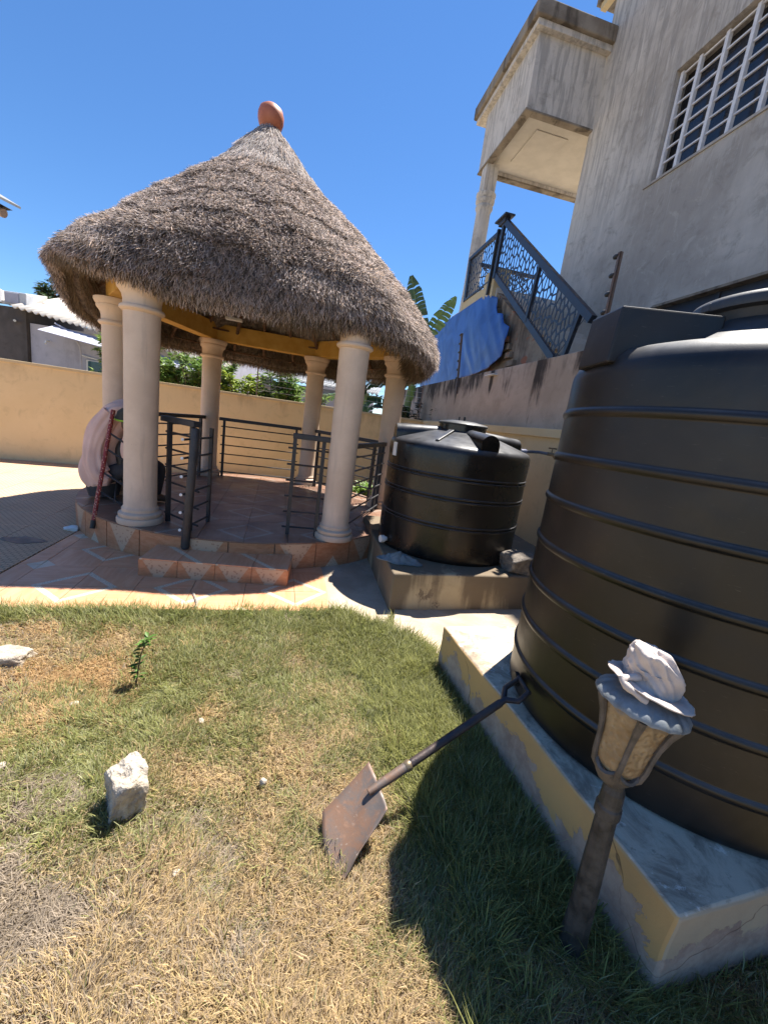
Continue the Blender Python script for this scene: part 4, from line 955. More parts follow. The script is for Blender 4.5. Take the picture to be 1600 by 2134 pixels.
for k in range(5):
    b = MB(); a0, a1 = math.pi*2*k/5, math.pi*2*(k+1)/5; vs=[]
    for r_, z_ in gp:
        for q_ in range(7):
            f = q_/6; p0 = Vector((math.cos(a0),math.sin(a0))); p1 = Vector((math.cos(a1),math.sin(a1))); p_ = p0.lerp(p1,f)*(r_*.97)*(1+.05*math.sin(math.pi*f)); vs.append((p_.x,p_.y,z_))
    b.add(vs, [(i*7+j,i*7+j+1,(i+1)*7+j+1,(i+1)*7+j) for i in range(len(gp)-1) for j in range(6)]); o = tb_(b).build('amber_panel', M['amber'], ln, smooth=True); sd_ = o.modifiers.new('solid','SOLIDIFY'); sd_.thickness=.003
    b = MB(); b.tube([(r_*1.03*math.cos(a0), r_*1.03*math.sin(a0), z_) for r_, z_ in gp], [.008,.009,.008,.0075,.008,.010,.013], 8); tb_(b).build('rib', M['bronze'], ln, smooth=True)
    b = MB(); b.tube([( (.056)*math.cos(a0+(a1-a0)*f), .056*math.sin(a0+(a1-a0)*f), .048+.020*abs(2*f-1)**2) for f in [q/6 for q in range(7)]], .008, 6); tb_(b).build('frame_edge', M['bronze'], ln, smooth=True)
# scalloped cap
b = MB(); seg_ = 120; vs=[]; cpz = [(.02,.312,0),(.05,.310,.0),(.075,.304,.03),(.095,.295,.06),(.110,.284,.09),(.120,.270,.12),(.120,.262,.12),(.110,.264,.08),(.08,.260,0)]
for r_, z_, s_ in cpz:
    for k in range(seg_):
        a = 2*math.pi*k/seg_; sc = abs(math.sin(a*8)); rr = r_*(1+s_*.35*(sc-.6)); vs.append((rr*math.cos(a), rr*math.sin(a), z_+s_*.05*(sc-.5)))
b.add(vs, [(i*seg_+k,i*seg_+(k+1)%seg_,(i+1)*seg_+(k+1)%seg_,(i+1)*seg_+k) for i in range(len(cpz)-1) for k in range(seg_)]+[tuple(range(seg_))[::-1]])
b.f = [f[::-1] for f in b.f]; tb_(b).build('cap', M['verdigris'], ln, smooth=True, angle=45)
# rag on the lantern
ct = tiltm @ Vector((.014,.0,.300))
vs=[]; fs=[]; n_=96; rows=[]
for i in range(31):
    t=i/30
    if t<.66: q=t/.66; r_=.068*math.sin(q*math.pi/2*1.06)**.8; z_=.112*math.cos(q*math.pi/2)**.75+.014
    else: q=(t-.66)/.34; r_=.066+.040*q; z_=.014+.006*math.sin(q*3.1)
    rows.append((r_,z_))
for i,(r_,z_) in enumerate(rows):
    t=i/30
    for k in range(n_):
        a=2*math.pi*k/n_; q3=Vector((r_*math.cos(a),r_*math.sin(a),z_)); f1=abs(mnoise.noise(q3*17+Vector((3,1,0)))); f2=abs(mnoise.noise(Vector((q3.x*34+q3.z*20,q3.y*34,q3.z*9)))); fine=mnoise.noise(q3*80)
        nrm=Vector((math.cos(a)*min(1,r_/.05),math.sin(a)*min(1,r_/.05),.7 if t<.5 else .15)); f0=mnoise.noise(Vector((q3.x*16,q3.y*16,q3.z*9+4))); q3=q3+nrm*(.020*f0-.012*f1-.024*f2+.001*fine+.004)*(1 if t<.66 else .45)
        q3.x+=-.020*z_/.12; zz=q3.z-.26*q3.x*(1 if t>.6 else .4)
        vs.append((ct.x+q3.x, ct.y+q3.y, ct.z+zz+.006))
b=MB(); b.add(vs,[(i*n_+k,(i+1)*n_+k,(i+1)*n_+(k+1)%n_,i*n_+(k+1)%n_) for i in range(30) for k in range(n_)]); o=b.build('rag',M['cloth_white'],smooth=True,angle=80); sm_=o.modifiers.new('solid','SOLIDIFY'); sm_.thickness=.0025
tag(o,'crumpled pale rag heaped on top of the garden lantern','cloth')
b = MB(); b.tube([(ct.x-.050-.045*math.sin(math.pi*q/12)*1.25, ct.y-.02-.045*q/12, ct.z+.052-.038*q/12+.016*math.sin(math.pi*q/12)) for q in range(13)], [.009+.002*math.sin(q*1.7) for q in range(13)], 10); lo_ = b.build('rag_loop', M['cloth_white'], smooth=True); lo_.parent = o

# ------------------------------------------------------------------ person seated on the platform
_MBP = MB
class PB(_MBP):
    def build(s, *a, **k):
        s.v = [(v[0]+.13, v[1]-.20, v[2]+.01) for v in s.v]; return _MBP.build(s, *a, **k)
MB = PB
per = thing('person', (-3.07,4.4,PZ), 'person in loose pale pink shirt and dark trousers sitting hunched behind the front left column', 'person')
PYY = 4.62
def loftbody(secs, name, m, parent, n=40, fold=.0, seed=0):
    """secs: (centre xyz, rx, ry) along the body, closed at both ends"""
    vs=[]; fs=[]
    pts = [Vector(s[0]) for s in secs]
    # densify
    dens=[]; K=6
    for i in range(len(secs)-1):
        for k in range(K):
            t_ = k/K; p0=secs[max(i-1,0)]; p1=secs[i]; p2=secs[i+1]; p3=secs[min(i+2,len(secs)-1)]
            cr = lambda a,b_,c,d: .5*((2*b_)+(-a+c)*t_+(2*a-5*b_+4*c-d)*t_*t_+(-a+3*b_-3*c+d)*t_**3)
            dens.append((Vector([cr(p0[0][q],p1[0][q],p2[0][q],p3[0][q]) for q in range(3)]), max(cr(p0[1],p1[1],p2[1],p3[1]),.005), max(cr(p0[2],p1[2],p2[2],p3[2]),.005)))
    dens.append((Vector(secs[-1][0]),secs[-1][1],secs[-1][2])); m_=len(dens)
    for i,(c,rx,ry) in enumerate(dens):
        tg = (dens[min(i+1,m_-1)][0]-dens[max(i-1,0)][0]).normalized(); ey = Vector((0,1,0)); ex = ey.cross(tg); ex = ex.normalized() if ex.length>1e-3 else Vector((1,0,0)); ey = tg.cross(ex)
        for k in range(n):
            a = 2*math.pi*k/n; f = 1+fold*(math.sin(6*a+i*.13+seed)+.6*math.sin(11*a-i*.1))*.5+fold*1.4*mnoise.noise(Vector((math.cos(a)*1.5,math.sin(a)*1.5,i*.12+seed)))
            vs.append(c+ex*rx*f*math.cos(a)+ey*ry*f*math.sin(a))
    fs=[(i*n+k,i*n+(k+1)%n,(i+1)*n+(k+1)%n,(i+1)*n+k) for i in range(m_-1) for k in range(n)]+[tuple(range(n))[::-1],tuple((m_-1)*n+k for k in range(n))]
    b=MB(); b.add(vs,fs); return b.build(name,m,parent,smooth=True,angle=70)
# body (trousers, seat to feet)
loftbody([((-3.26,PYY,.30),.14,.15),((-3.26,PYY,.44),.17,.17),((-3.24,PYY,.60),.16,.17)],'trouser_seat',M['trouser'],per)
loftbody([((-3.20,PYY-.10,.52),.09,.09),((-2.98,PYY-.12,.62),.09,.085),((-2.80,PYY-.12,.68),.085,.08),((-2.78,PYY-.12,.55),.07,.07),((-2.80,PYY-.12,.36),.055,.055)],'trouser_leg',M['trouser'],per)
loftbody([((-3.20,PYY+.12,.52),.09,.09),((-2.96,PYY+.14,.60),.09,.085),((-2.76,PYY+.14,.66),.085,.08),((-2.74,PYY+.14,.55),.07,.07),((-2.76,PYY+.14,.36),.055,.055)],'trouser_leg',M['trouser'],per)
loftbody([((-2.82,PYY-.12,.305),.03,.03),((-2.76,PYY-.12,.32),.045,.03),((-2.66,PYY-.12,.305),.03,.022)],'foot',M['skin'],per)
loftbody([((-2.78,PYY+.14,.305),.03,.03),((-2.72,PYY+.14,.32),.045,.03),((-2.62,PYY+.14,.305),.03,.022)],'foot',M['skin'],per)
# shirt: back mass bent forward
loftbody([((-3.25,PYY,.40),.13,.15),((-3.26,PYY,.45),.185,.19),((-3.265,PYY,.58),.20,.21),((-3.24,PYY,.75),.175,.22),((-3.19,PYY,.92),.165,.24),((-3.12,PYY,1.08),.17,.25),((-3.02,PYY,1.20),.165,.24),((-2.90,PYY,1.26),.12,.20),((-2.84,PYY,1.27),.05,.10)],'shirt',M['robe'],per,64,.10,1)
# hanging sleeve nearest the camera and the shirt front falling over the knee
loftbody([((-3.03,PYY-.19,1.22),.09,.08),((-3.12,PYY-.23,1.05),.105,.085),((-3.17,PYY-.25,.85),.10,.08),((-3.17,PYY-.25,.66),.11,.08),((-3.12,PYY-.24,.55),.11,.075),((-3.04,PYY-.22,.52),.06,.05)],'sleeve',M['robe'],per,48,.14,3)
loftbody([((-2.86,PYY-.10,1.20),.09,.10),((-2.82,PYY-.16,1.02),.10,.10),((-2.82,PYY-.18,.85),.12,.10),((-2.77,PYY-.18,.70),.10,.09),((-2.75,PYY-.17,.52),.07,.07),((-2.72,PYY-.16,.40),.045,.05)],'shirt_front',M['robe'],per,32,.08,5)
loftbody([((-2.90,PYY-.1,1.02),.03,.04),((-2.98,PYY-.12,.85),.06,.06),((-2.95,PYY-.1,.62),.05,.08),((-2.93,PYY-.08,.45),.05,.06)],'vest',M['black'],per)
# head with cap, bent down
b=MB(); hc = Vector((-2.80,PYY-.22,1.16)); b.lathe([(.01,-.115),(.05,-.105),(.075,-.07),(.088,-.01),(.090,.04),(.075,.085),(.04,.11),(.01,.115)],(0,0,0),28)
hm = Matrix.Translation(hc) @ Matrix.Rotation(R(40),4,'Y'); b.v=[tuple(hm@Vector(v)) for v in b.v]; hdo=b.build('head',M['skin'],per,smooth=True)
b=MB(); b.tube([hm@Vector((.085,0,-.01)),hm@Vector((.108,0,-.025)),hm@Vector((.09,0,-.04))],[.008,.013,.008],8); b.build('nose',M['skin'],hdo,smooth=True)
for s_ in (-1,1):
    b=MB(); b.lathe([(.004,-.025),(.014,-.01),(.015,.012),(.004,.026)],(0,0,0),10); e_=hm@Matrix.Translation((0,s_*.09,-.01)); b.v=[tuple(e_@Vector(v)) for v in b.v]; b.build('ear',M['skin'],hdo,smooth=True)
    b=MB(); b.lathe([(.002,-.008),(.008,0),(.002,.008)],(0,0,0),10); e_=hm@Matrix.Translation((.082,s_*.034,.005)); b.v=[tuple(e_@Vector(v)) for v in b.v]; b.build('eye',M['white_chip'],hdo,smooth=True)
b=MB(); b.tube([hm@Vector((.074,-.028,-.062)),hm@Vector((.082,0,-.066)),hm@Vector((.074,.028,-.062))],.006,6); b.build('mouth',M['wood'],hdo)
b=MB(); hc2 = hc+Vector((-.02,-.01,.05)); b.lathe([(.135,-.018),(.137,-.008),(.118,.02),(.105,.055),(.07,.082),(.02,.09)],(0,0,0),28); cmx=Matrix.Translation(hc2)@Matrix.Rotation(R(10),4,'X'); b.v=[tuple(cmx@Vector(v)) for v in b.v]; cpo=b.build('cap',M['cap'],per,smooth=True)
b=MB(); b.lathe([(.133,-.030),(.142,-.026),(.142,-.012),(.133,-.010)],(0,0,0),28); b.v=[tuple(cmx@Vector(v)) for v in b.v]; b.build('cap_band',M['lime'],cpo,smooth=True)

MB = _MBP
# ------------------------------------------------------------------ neighbour's house, stairs
SO, SW = 3.10, 4.33
HS, HZ = 1.6, -.9                 # house units to metres; its yard lies lower
_un0, _MB0 = un, MB
class HB(_MB0):                   # shapes given in house units
    def build(s, *a, **k):
        s.v = [(v[0]*HS, v[1]*HS, v[2]*HS+HZ) for v in s.v]; return _MB0.build(s, *a, **k)
MB = HB
def hloc(u, s_, z): p = un(u, s_, z); return (p.x*HS, p.y*HS, p.z*HS+HZ)
hb = thing('neighbour_house', hloc(5,5.5,0), 'tall unpainted grey plaster house with white barred window and porch', 'house')
# main wall around the window opening: window u 3.0..5.66, z 5.16..6.45 ; lower opening u<5.05, z<3.46
uE = 7.47; WT = 8.75; wu1, wz0, wz1 = 5.66, 5.16, 6.45; wu0 = 2.95
def wallblk(u0,u1,z0,z1,name='wall'):
    b=MB(); b.hexa(un(u0,SW,z0), U*(u1-u0), N*.22, (0,0,z1-z0)); return b.build(name,M['bld'],hb)
b=MB()
b.hexa(un(wu1,SW,3.46),U*(uE-wu1),N*.22,(0,0,WT-3.46)); b.hexa(un(-4,SW,3.46),U*(wu0+4),N*.22,(0,0,WT-3.46))
b.hexa(un(wu0,SW,3.46),U*(wu1-wu0),N*.22,(0,0,wz0-3.46)); b.hexa(un(wu0,SW,wz1),U*(wu1-wu0),N*.22,(0,0,WT-wz1))
b.hexa(un(5.08,SW,-.1),U*(uE-5.08),N*.22,(0,0,3.56)); b.build('wall',M['bld'],hb)
b=MB(); b.hexa(un(-4,SW+.23,-.1),U*(uE+4),N*6,(0,0,WT+.05)); b.build('house_core',M['bld'],hb)
b=MB(); b.hexa(un(-4.2,SW-.14,WT),U*(uE+4.55),N*7,(0,0,.16)); b.build('roof_slab',M['edge_dirty'],hb,bevel=.01)
b=MB(); b.hexa(un(-4.2,SW-.10,WT-.10),U*(uE+4.47),N*.10,(0,0,.10)); b.build('cornice',M['cream'],hb)
# dark recessed ground-floor opening
b=MB(); b.hexa(un(-4,SW+.10,-.1),U*9.06,N*.10,(0,0,3.54)); b.build('dark_gate_panel',M['navy'],hb)
for k in range(9):
    b=MB(); b.hexa(un(-3+k*.9,SW+.085,2.0),U*.05,N*.02,(0,0,1.44)); b.build('gate_rib',M['navy'],hb)
b=MB(); b.hexa(un(-4,SW-.004,3.44),U*9.06,N*.2,(0,0,.03)); b.build('gate_lintel',M['edge_dirty'],hb)
# window
b=MB(); b.hexa(un(wu0,SW+.19,wz0),U*(wu1-wu0),N*.03,(0,0,wz1-wz0)); wnd=b.build('window',M['glassdark'],hb)
b=MB(); b.hexa(un(wu0,SW-.02,wz0-.03),U*(wu1-wu0+.10),N*.06,(0,0,.03)); b.build('sill',M['bld'],hb)
gu1=wu1-.02; vb=[gu1-.0-.24*0, gu1-.26, gu1-.60, gu1-.94, gu1-1.28, gu1-1.62, gu1-1.96, gu1-2.30]
for u_ in vb:
    b=MB(); b.hexa(un(u_-.045,SW+.055,wz0+.0),U*.045,N*.012,(0,0,wz1-wz0-.02)); b.hexa(un(u_-.045,SW+.067,wz0),U*.008,N*.035,(0,0,wz1-wz0-.02)); b.build('upright',M['white'],wnd)
for k in range(8):
    z=wz0+.05+k*(wz1-wz0-.1)/7.
    b=MB(); b.hexa(un(wu0+.02,SW+.075,z),U*(wu1-wu0-.08),N*.02,(0,0,.02)); b.build('bar',M['white'],wnd)
# porch
pu0,pu1,pz0,pz1 = 7.40,9.30,6.78,7.80
pr = MB(); th=.10
pr.hexa(un(pu0,SO,pz0),U*(pu1-pu0),N*th,(0,0,pz1-pz0)); pr.hexa(un(pu0,SO+th,pz0),U*th,N*(SW-SO-th+.02),(0,0,pz1-pz0)); pr.hexa(un(pu1-th,SO+th,pz0),U*th,N*(SW-SO+1.2),(0,0,pz1-pz0))
porch=pr.build('porch',M['bld'],hb)
b=MB(); b.hexa(un(pu0+th,SO+th,pz0+.07),U*(pu1-pu0-2*th),N*(SW-SO+1.),(0,0,.08)); b.build('soffit',M['cream_ceiling'],porch)
b=MB(); b.hexa(un(pu0+.45,SO+.45,pz0+.055),U*.95,N*.62,(0,0,.014)); b.build('ceiling_panel',M['cream_ceiling'],porch,bevel=.01)
b=MB(); b.hexa(un(pu0-.02,SO-.02,pz0-.035),U*(pu1-pu0+.04),N*.14,(0,0,.034)); b.hexa(un(pu0-.02,SO+.12,pz0-.035),U*.14,N*(SW-SO-.1),(0,0,.034)); b.hexa(un(pu1-.12,SO+.12,pz0-.035),U*.14,N*(SW-SO+1),(0,0,.034)); b.build('edge_beam',M['edge_dirty'],porch,bevel=.012)
b=MB(); b.hexa(un(pu0-.10,SO-.10,pz1),U*(pu1-pu0+.45),N*(SW-SO+.10),(0,0,.09)); b.build('cornice_step',M['bld'],porch,bevel=.012)
b=MB(); b.hexa(un(pu0-.16,SO-.16,pz1+.09),U*(pu1-pu0+.55),N*(SW-SO+.16),(0,0,.22)); b.build('cornice',M['edge_dirty'],porch,bevel=.03)
b=MB(); b.hexa(un(pu1,SW+.2,pz0+.1),U*.0+U*-2,N*1,(0,0,1.2)); b.build('porch_back',M['bld'],porch)
# porch column
pc=un(8.98,SO+.13,0); b=MB(); b.lathe([(.17,3.0),(.17,4.1),(.155,4.5),(.148,5.2),(.142,5.92),(.15,5.95),(.175,6.0),(.17,6.04),(.155,6.06),(.185,6.10),(.19,6.15),(.165,6.17),(.195,6.21),(.195,6.26),(.16,6.28)],(pc.x,pc.y,0),36); b.build('porch_column',M['bld'],porch,smooth=True)
b=MB(); b.box((pc.x,pc.y,6.52),(.25,.25,.50),math.atan2(U.y,U.x)); b.build('column_block',M['bld'],porch,bevel=.01)

# staircase
stc = thing('staircase', hloc(6,SO,2.6), 'outdoor concrete staircase with cut steel railing climbing to the porch', 'staircase')
LZ = 4.08
b=MB(); b.hexa(un(7.35,SO+.02,LZ-.18),U*2.3,N*1.3,(0,0,.18)); b.build('landing',M['bld'],stc,bevel=.01)
b=MB(); b.slab([un(9.6,SO+.04,2.2),un(4.3,SO+.04,2.2),un(4.35,SO+.04,2.62),un(5.0,SO+.04,2.62),un(5.35,SO+.04,2.75),un(7.35,SO+.04,4.0),un(9.6,SO+.04,4.0)],N*.12); b.build('stair_wall',M['masonry'],stc)
nst=12
for k in range(nst):
    u_=7.35-(k+1)*.235; z_=LZ-(k+1)*.125
    b=MB(); b.hexa(un(u_,SO+.165,z_-.16),U*.26,N*1.05,(0,0,.16)); b.build('tread',M['bld'],stc,bevel=.006)
b=MB(); b.hexa(un(7.38,SO-.05,3.55),U*.42,N*.30,(0,0,.85)); b.build('newel_pier',M['coping'],stc,bevel=.012)
b=MB(); b.hexa(un(7.80,SO-.03,LZ-.06),U*1.2,N*.18,(0,0,.17)); b.build('landing_kerb',M['coping'],stc,bevel=.008)
# broken brick teeth between tarp and masonry
g=np.random.default_rng(17)
for k in range(9):
    u_=7.35-k*.13; z_=3.72-k*.135
    b=MB(); b.hexa(un(u_-.16+g.uniform(-.03,.03),SO-.03,z_),U*g.uniform(.16,.24),N*.09,(0,0,.085)); b.build('broken_brick',M['masonry'],stc,bevel=.01)

# cut-out panels: Voronoi cells with rims
def vor_panel(P4, npts, rim, inset, seed, name, parent, thick, nrm, stretch=1.0):
    """P4: corners (u,z) of a parallelogram-like quad, mapped by a function to space"""
    g=np.random.default_rng(seed); f=P4
    us=[p[0] for p in f]; zs=[p[1] for p in f]; poly=ccw([tuple(p) for p in f])
    pts=[]; tries=0
    while len(pts)<npts and tries<20000:
        tries+=1; p=(g.uniform(min(us),max(us)),g.uniform(min(zs),max(zs)))
        if not inpoly(np.array([p[0]]),np.array([p[1]]),poly)[0]: continue
        if all((p[0]-q[0])**2+((p[1]-q[1])/stretch)**2>(inset*2.2)**2 for q in pts): pts.append(p)
    bb=MB()
    for i,p in enumerate(pts):
        cell=list(poly)
        for j,q in enumerate(pts):
            if i==j: continue
            # weighted bisector with stretch in z
            mx,mz=(p[0]+q[0])/2,(p[1]+q[1])/2; dx,dz=q[0]-p[0],(q[1]-p[1])/stretch**2
            a_=(mx,mz); b__=(mx-dz,mz+dx); cell=clip(cell,a_,b__)
            if len(cell)<3: break
        if len(cell)<3: continue
        ccx=sum(c[0] for c in cell)/len(cell); ccz=sum(c[1] for c in cell)/len(cell)
        inn=[]
        for c in cell:
            d_=math.hypot(c[0]-ccx,c[1]-ccz); k_=max(.12,1-rim/max(d_,1e-4)); inn.append((ccx+(c[0]-ccx)*k_,ccz+(c[1]-ccz)*k_))
        m_=len(cell); S0_=nrm[0]; vs=[un(c[0],S0_,c[1]) for c in cell]+[un(c[0],S0_,c[1]) for c in inn]+[un(c[0],S0_+thick,c[1]) for c in cell]+[un(c[0],S0_+thick,c[1]) for c in inn]
        fs=[]
        for k in range(m_):
            k2=(k+1)%m_; fs+=[(k,k2,m_+k2,m_+k),(2*m_+k,3*m_+k,3*m_+k2,2*m_+k2),(m_+k,m_+k2,3*m_+k2,3*m_+k),(k,2*m_+k,2*m_+k2,k2)]
        bb.add(vs,fs)
    return bb.build(name,M['navy'],parent)
def edgebar(p,q,S,w,name,parent,depth=.04,m='navy'):
    d=Vector((q[0]-p[0],q[1]-p[1])); L_=d.length; d/=L_; nv=Vector((-d.y,d.x))
    c=[(p[0]+nv.x*w/2,p[1]+nv.y*w/2),(q[0]+nv.x*w/2,q[1]+nv.y*w/2),(q[0]-nv.x*w/2,q[1]-nv.y*w/2),(p[0]-nv.x*w/2,p[1]-nv.y*w/2)]
    b=MB(); b.slab([un(x,S,z) for x,z in c],N*depth); return b.build(name,M[m],parent,bevel=.004)
RT0,RT1=(7.26,5.06),(4.37,2.93); RB0,RB1=(7.30,4.24),(4.98,2.58)
fr = edgebar(RT0,RT1,SO-.10,.09,'stair_railing',stc,.07)
edgebar(RB0,RB1,SO-.09,.09,'lower_rail',fr,.05); edgebar((7.28,5.08),(7.32,4.2),SO-.10,.07,'post',fr,.05); edgebar((5.78,3.95),(5.88,3.20),SO-.095,.06,'post',fr,.05)
edgebar((4.60,3.08),(4.80,2.45),SO-.095,.06,'post',fr,.05)
vor_panel([(7.24,4.98),(5.84,3.96),(5.90,3.28),(7.26,4.24)],190,.017,.035,3,'cutout_panel',fr,.006,(SO-.07,),1.5)
vor_panel([(5.80,3.90),(4.50,2.98),(4.95,2.60),(5.86,3.24)],150,.017,.035,5,'cutout_panel',fr,.006,(SO-.07,),1.5)
vor_panel([(7.44,5.0),(7.30,5.0),(7.32,4.25),(7.46,4.25)],14,.012,.035,6,'cutout_panel',fr,.006,(SO-.07,),1.8)
edgebar((7.48,5.02),(7.50,3.98),SO-.10,.05,'long_post',fr,.05,'black')
b=MB(); b.hexa(un(7.12,SO-.16,5.10),U*.40,N*.18,(0,0,.03)); b.hexa(un(7.2,SO-.12,5.03),U*.24,N*.10,(0,0,.07)); b.build('post_cap',M['navy'],fr,bevel=.01)
lr = edgebar((7.50,5.0),(8.86,5.0),SO-.06,.06,'landing_railing',stc,.06)
edgebar((8.84,5.0),(8.76,4.18),SO-.05,.10,'post',lr,.05); edgebar((7.5,4.24),(8.8,4.20),SO-.05,.04,'lower_rail',lr,.03)
vor_panel([(7.50,4.98),(8.80,4.98),(8.74,4.22),(7.50,4.25)],130,.012,.037,9,'cutout_panel',lr,.006,(SO-.035,),1.7)
# far railing of the landing (runs towards the house)
b=MB(); b.hexa(un(8.86,SO+.1,4.93),U*.05,N*1.4,(0,0,.07)); b.hexa(un(8.86,SO+.1,4.15),U*.04,N*1.4,(0,0,.05)); far=b.build('far_railing',M['navy'],stc)
g=np.random.default_rng(4); b=MB()
for k in range(46):
    s0=g.uniform(.1,1.35); z0_=g.uniform(4.2,4.9); ang=g.uniform(-1.2,1.2); l_=g.uniform(.15,.4); p_=un(8.87,SO+s0,z0_); q_=un(8.87,SO+min(max(s0+math.sin(ang)*l_,.05),1.4),min(max(z0_+math.cos(ang)*l_,4.18),4.95)); b.tube([p_,q_],.012,4)
b.build('far_cutout',M['navy'],far)
# blue tarpaulin
tarp_pts=[(7.70,4.03),(7.40,3.95),(7.10,3.84),(7.06,3.68),(6.96,3.56),(6.72,3.50),(6.60,3.33),(6.36,3.22),(6.42,3.0),(6.46,2.80),(6.9,2.66),(7.38,2.62),(8.2,2.60),(9.2,2.58),(11.2,2.50),(11.2,3.95),(9.4,4.0),(8.5,4.02)]
tp_ = ccw(tarp_pts); us=np.linspace(6.4,11.3,99); zs=np.linspace(2.4,4.12,44); bb=MB(); idx={}
from mathutils import noise as mn
def tarp_s(u,z):
    k=max(0,(4.1-z)); d1=(u-7.1)*.9-(z-4.0)*.75; e1=(u-7.1)*.75+(z-4.0)*.9; f=.045*(1-abs(mn.noise(Vector((d1*2.6,e1*.45,3)))*2.4))*min(k*1.5,1)*max(0,min(1,(9.0-u)*.8))+.012*(1-abs(mn.noise(Vector((d1*8,e1*1.3,9)))*2))+.05*mn.noise(Vector((u*1.1,z*1.1,5)))
    return SO-.045-max(f,-.005)*.6-.008*k
for i,u_ in enumerate(us):
    for j,z_ in enumerate(zs): idx[(i,j)]=(u_,z_)
for i in range(len(us)-1):
    for j in range(len(zs)-1):
        cell=[(us[i],zs[j]),(us[i+1],zs[j]),(us[i+1],zs[j+1]),(us[i],zs[j+1])]
        cp_=convex_clip(list(tp_),cell)
        if area(cp_)<1e-6: continue
        q_=[]
        for c in cp_:
            if not q_ or math.hypot(c[0]-q_[-1][0],c[1]-q_[-1][1])>1e-5: q_.append(c)
        if len(q_)>2 and math.hypot(q_[0][0]-q_[-1][0],q_[0][1]-q_[-1][1])<1e-5: q_.pop()
        if len(q_)>2: bb.add([un(c[0],tarp_s(*c),c[1]) for c in q_],[tuple(range(len(q_)))[::-1]])
tarp=bb.build('blue_tarpaulin',M['tarp']); bm=bmesh.new(); bm.from_mesh(tarp.data); bmesh.ops.remove_doubles(bm,verts=bm.verts,dist=.0005)
# pull border vertices onto a smooth outline
bm.to_mesh(tarp.data); bm.free(); tarp.data.polygons.foreach_set('use_smooth',[True]*len(tarp.data.polygons))
so_=tarp.modifiers.new('solid','SOLIDIFY'); so_.thickness=.004; tag(tarp,'blue plastic tarpaulin hanging over the side of the staircase','tarpaulin')

MB = _MB0
# electric fence brackets on the retaining wall
def efence(u0,zb,zt,lean_,label,nin):
    t=thing('fence_bracket',tuple(un(u0,2.94,zb)),label,'fence bracket','electric fence brackets on the retaining wall')
    p0,p1=un(u0,2.94,zb),un(u0+lean_,2.93,zt)
    b=MB(); d=(p1-p0); b.hexa(p0-U*.018-N*.012,U*.036,N*.012,d); b.hexa(p0-U*.018-N*.012,U*.010,N*.034,d); b.build('angle_iron',M['rust'],t)
    for k in range(nin):
        c=p0.lerp(p1,1-(k+.15)/nin*.86); b=MB(); b.tube([c-U*-.01,c+U*.045,c+U*.075],[.020,.027,.020],10); b.build('insulator',M['black'],t,smooth=True)
    return t
efence(8.01,2.27,3.44,.22,'tall angle iron fence bracket with black insulators in front of the blue tarpaulin',6)
efence(4.02,2.45,3.47,.0,'tall angle iron fence bracket with black insulators rising behind the big tank',5)

# ------------------------------------------------------------------ neighbours beyond the back wall
lb=thing('neighbour_building',(-9.5,12,0),'low lavender plastered house with bleached sheet roof behind the ochre wall','house')
b=MB(); b.hexa((-10.55,12.0,-.1),(5.3,1.2,0),(0,4,0),(0,0,3.0)); b.build('wall',M['lav'],lb)
b=MB(); b.hexa((-14.5,11.9,-.1),(3.93,-.0,0),(0,4,0),(0,0,3.35)); b.build('grey_wall',M['darkblk'],lb)
def corrug(p0,du,dv,n,amp,name,m,parent,thick=.01):
    p0,du,dv=Vector(p0),Vector(du),Vector(dv); nn=du.cross(dv).normalized()
    if nn.z<0: nn=-nn
    vs=[]; K=n*6
    for i in range(K+1):
        h_=amp*math.sin(2*math.pi*i/6); vs+= [p0+du*(i/K)+nn*h_, p0+du*(i/K)+dv+nn*h_]
    b=MB(); b.add(vs,[(2*i,2*i+2,2*i+3,2*i+1) for i in range(K)]); o=b.build(name,m,parent,smooth=True,angle=80); s_=o.modifiers.new('solid','SOLIDIFY'); s_.thickness=thick; return o
corrug((-10.7,11.55,3.22),(5.6,.9,-.75),(-.6,2.6,.85),34,.035,'roof_sheet',M['roof_white'],lb)
b=MB(); b.hexa((-14.6,12.3,3.35),(3.9,0,0),(0,.5,.35),(0,0,.1)); b.build('roof_edge',M['roof_white'],lb)
for k in range(4):
    b=MB(); b.hexa((-10.6+.3*k*4,13.6+.2*k,3.74-.16*k),(1.22,.2,-.16),(0,.35,.1),(0,0,.06)); b.build('ridge_tile',M['roof_white'],lb,bevel=.02)
b=MB(); b.hexa((-9.66,11.75,2.88),(4.3,.95,-.55),(0,-.55,-.22),(0,0,.02)); b.build('awning',M['lav'],lb)
wf=MB(); wf.hexa((-9.15,12.27,1.80),(.95,.21,0),(0,-.03,0),(0,0,.34)); wf=wf.build('window',M['white_chip'],lb)
for k in range(2):
    b=MB(); b.hexa((-9.10+.46*k,12.24+.1*k,1.83),(.40,.09,0),(0,-.012,0),(0,0,.28)); b.build('pane',plain('teal glass',(.03,.08,.10),(.04,.1,.12),3,.15,0),wf)
b=MB(); b.tube([(-9.6,11.7,2.95),(-9.25,11.8,2.80),(-9.1,11.95,2.45),(-9.1,12.0,1.7)],.022,6); b.build('drain_pipe',M['lav'],lb,smooth=True)
b=MB(); b.tube([(-10.05,12.05,2.50),(-10.05,11.93,2.47),(-10.05,11.90,2.40)],.03,8); b.build('spout',M['white_chip'],lb,smooth=True)
b=MB(); b.tube([(-10.9,11.9,2.90),(-10.75,11.75,2.88)],.03,8); b.build('spout',M['white_chip'],lb,smooth=True)
b=MB(); b.tube([(-9.3,12.24,2.25),(-8.4,12.46,2.10)],.02,6); b.build('conduit',M['white_chip'],lb)
act=thing('air_conditioner',(-10.9,12.2,3.3),'white air conditioner unit standing on the grey wall at the far left','air conditioner')
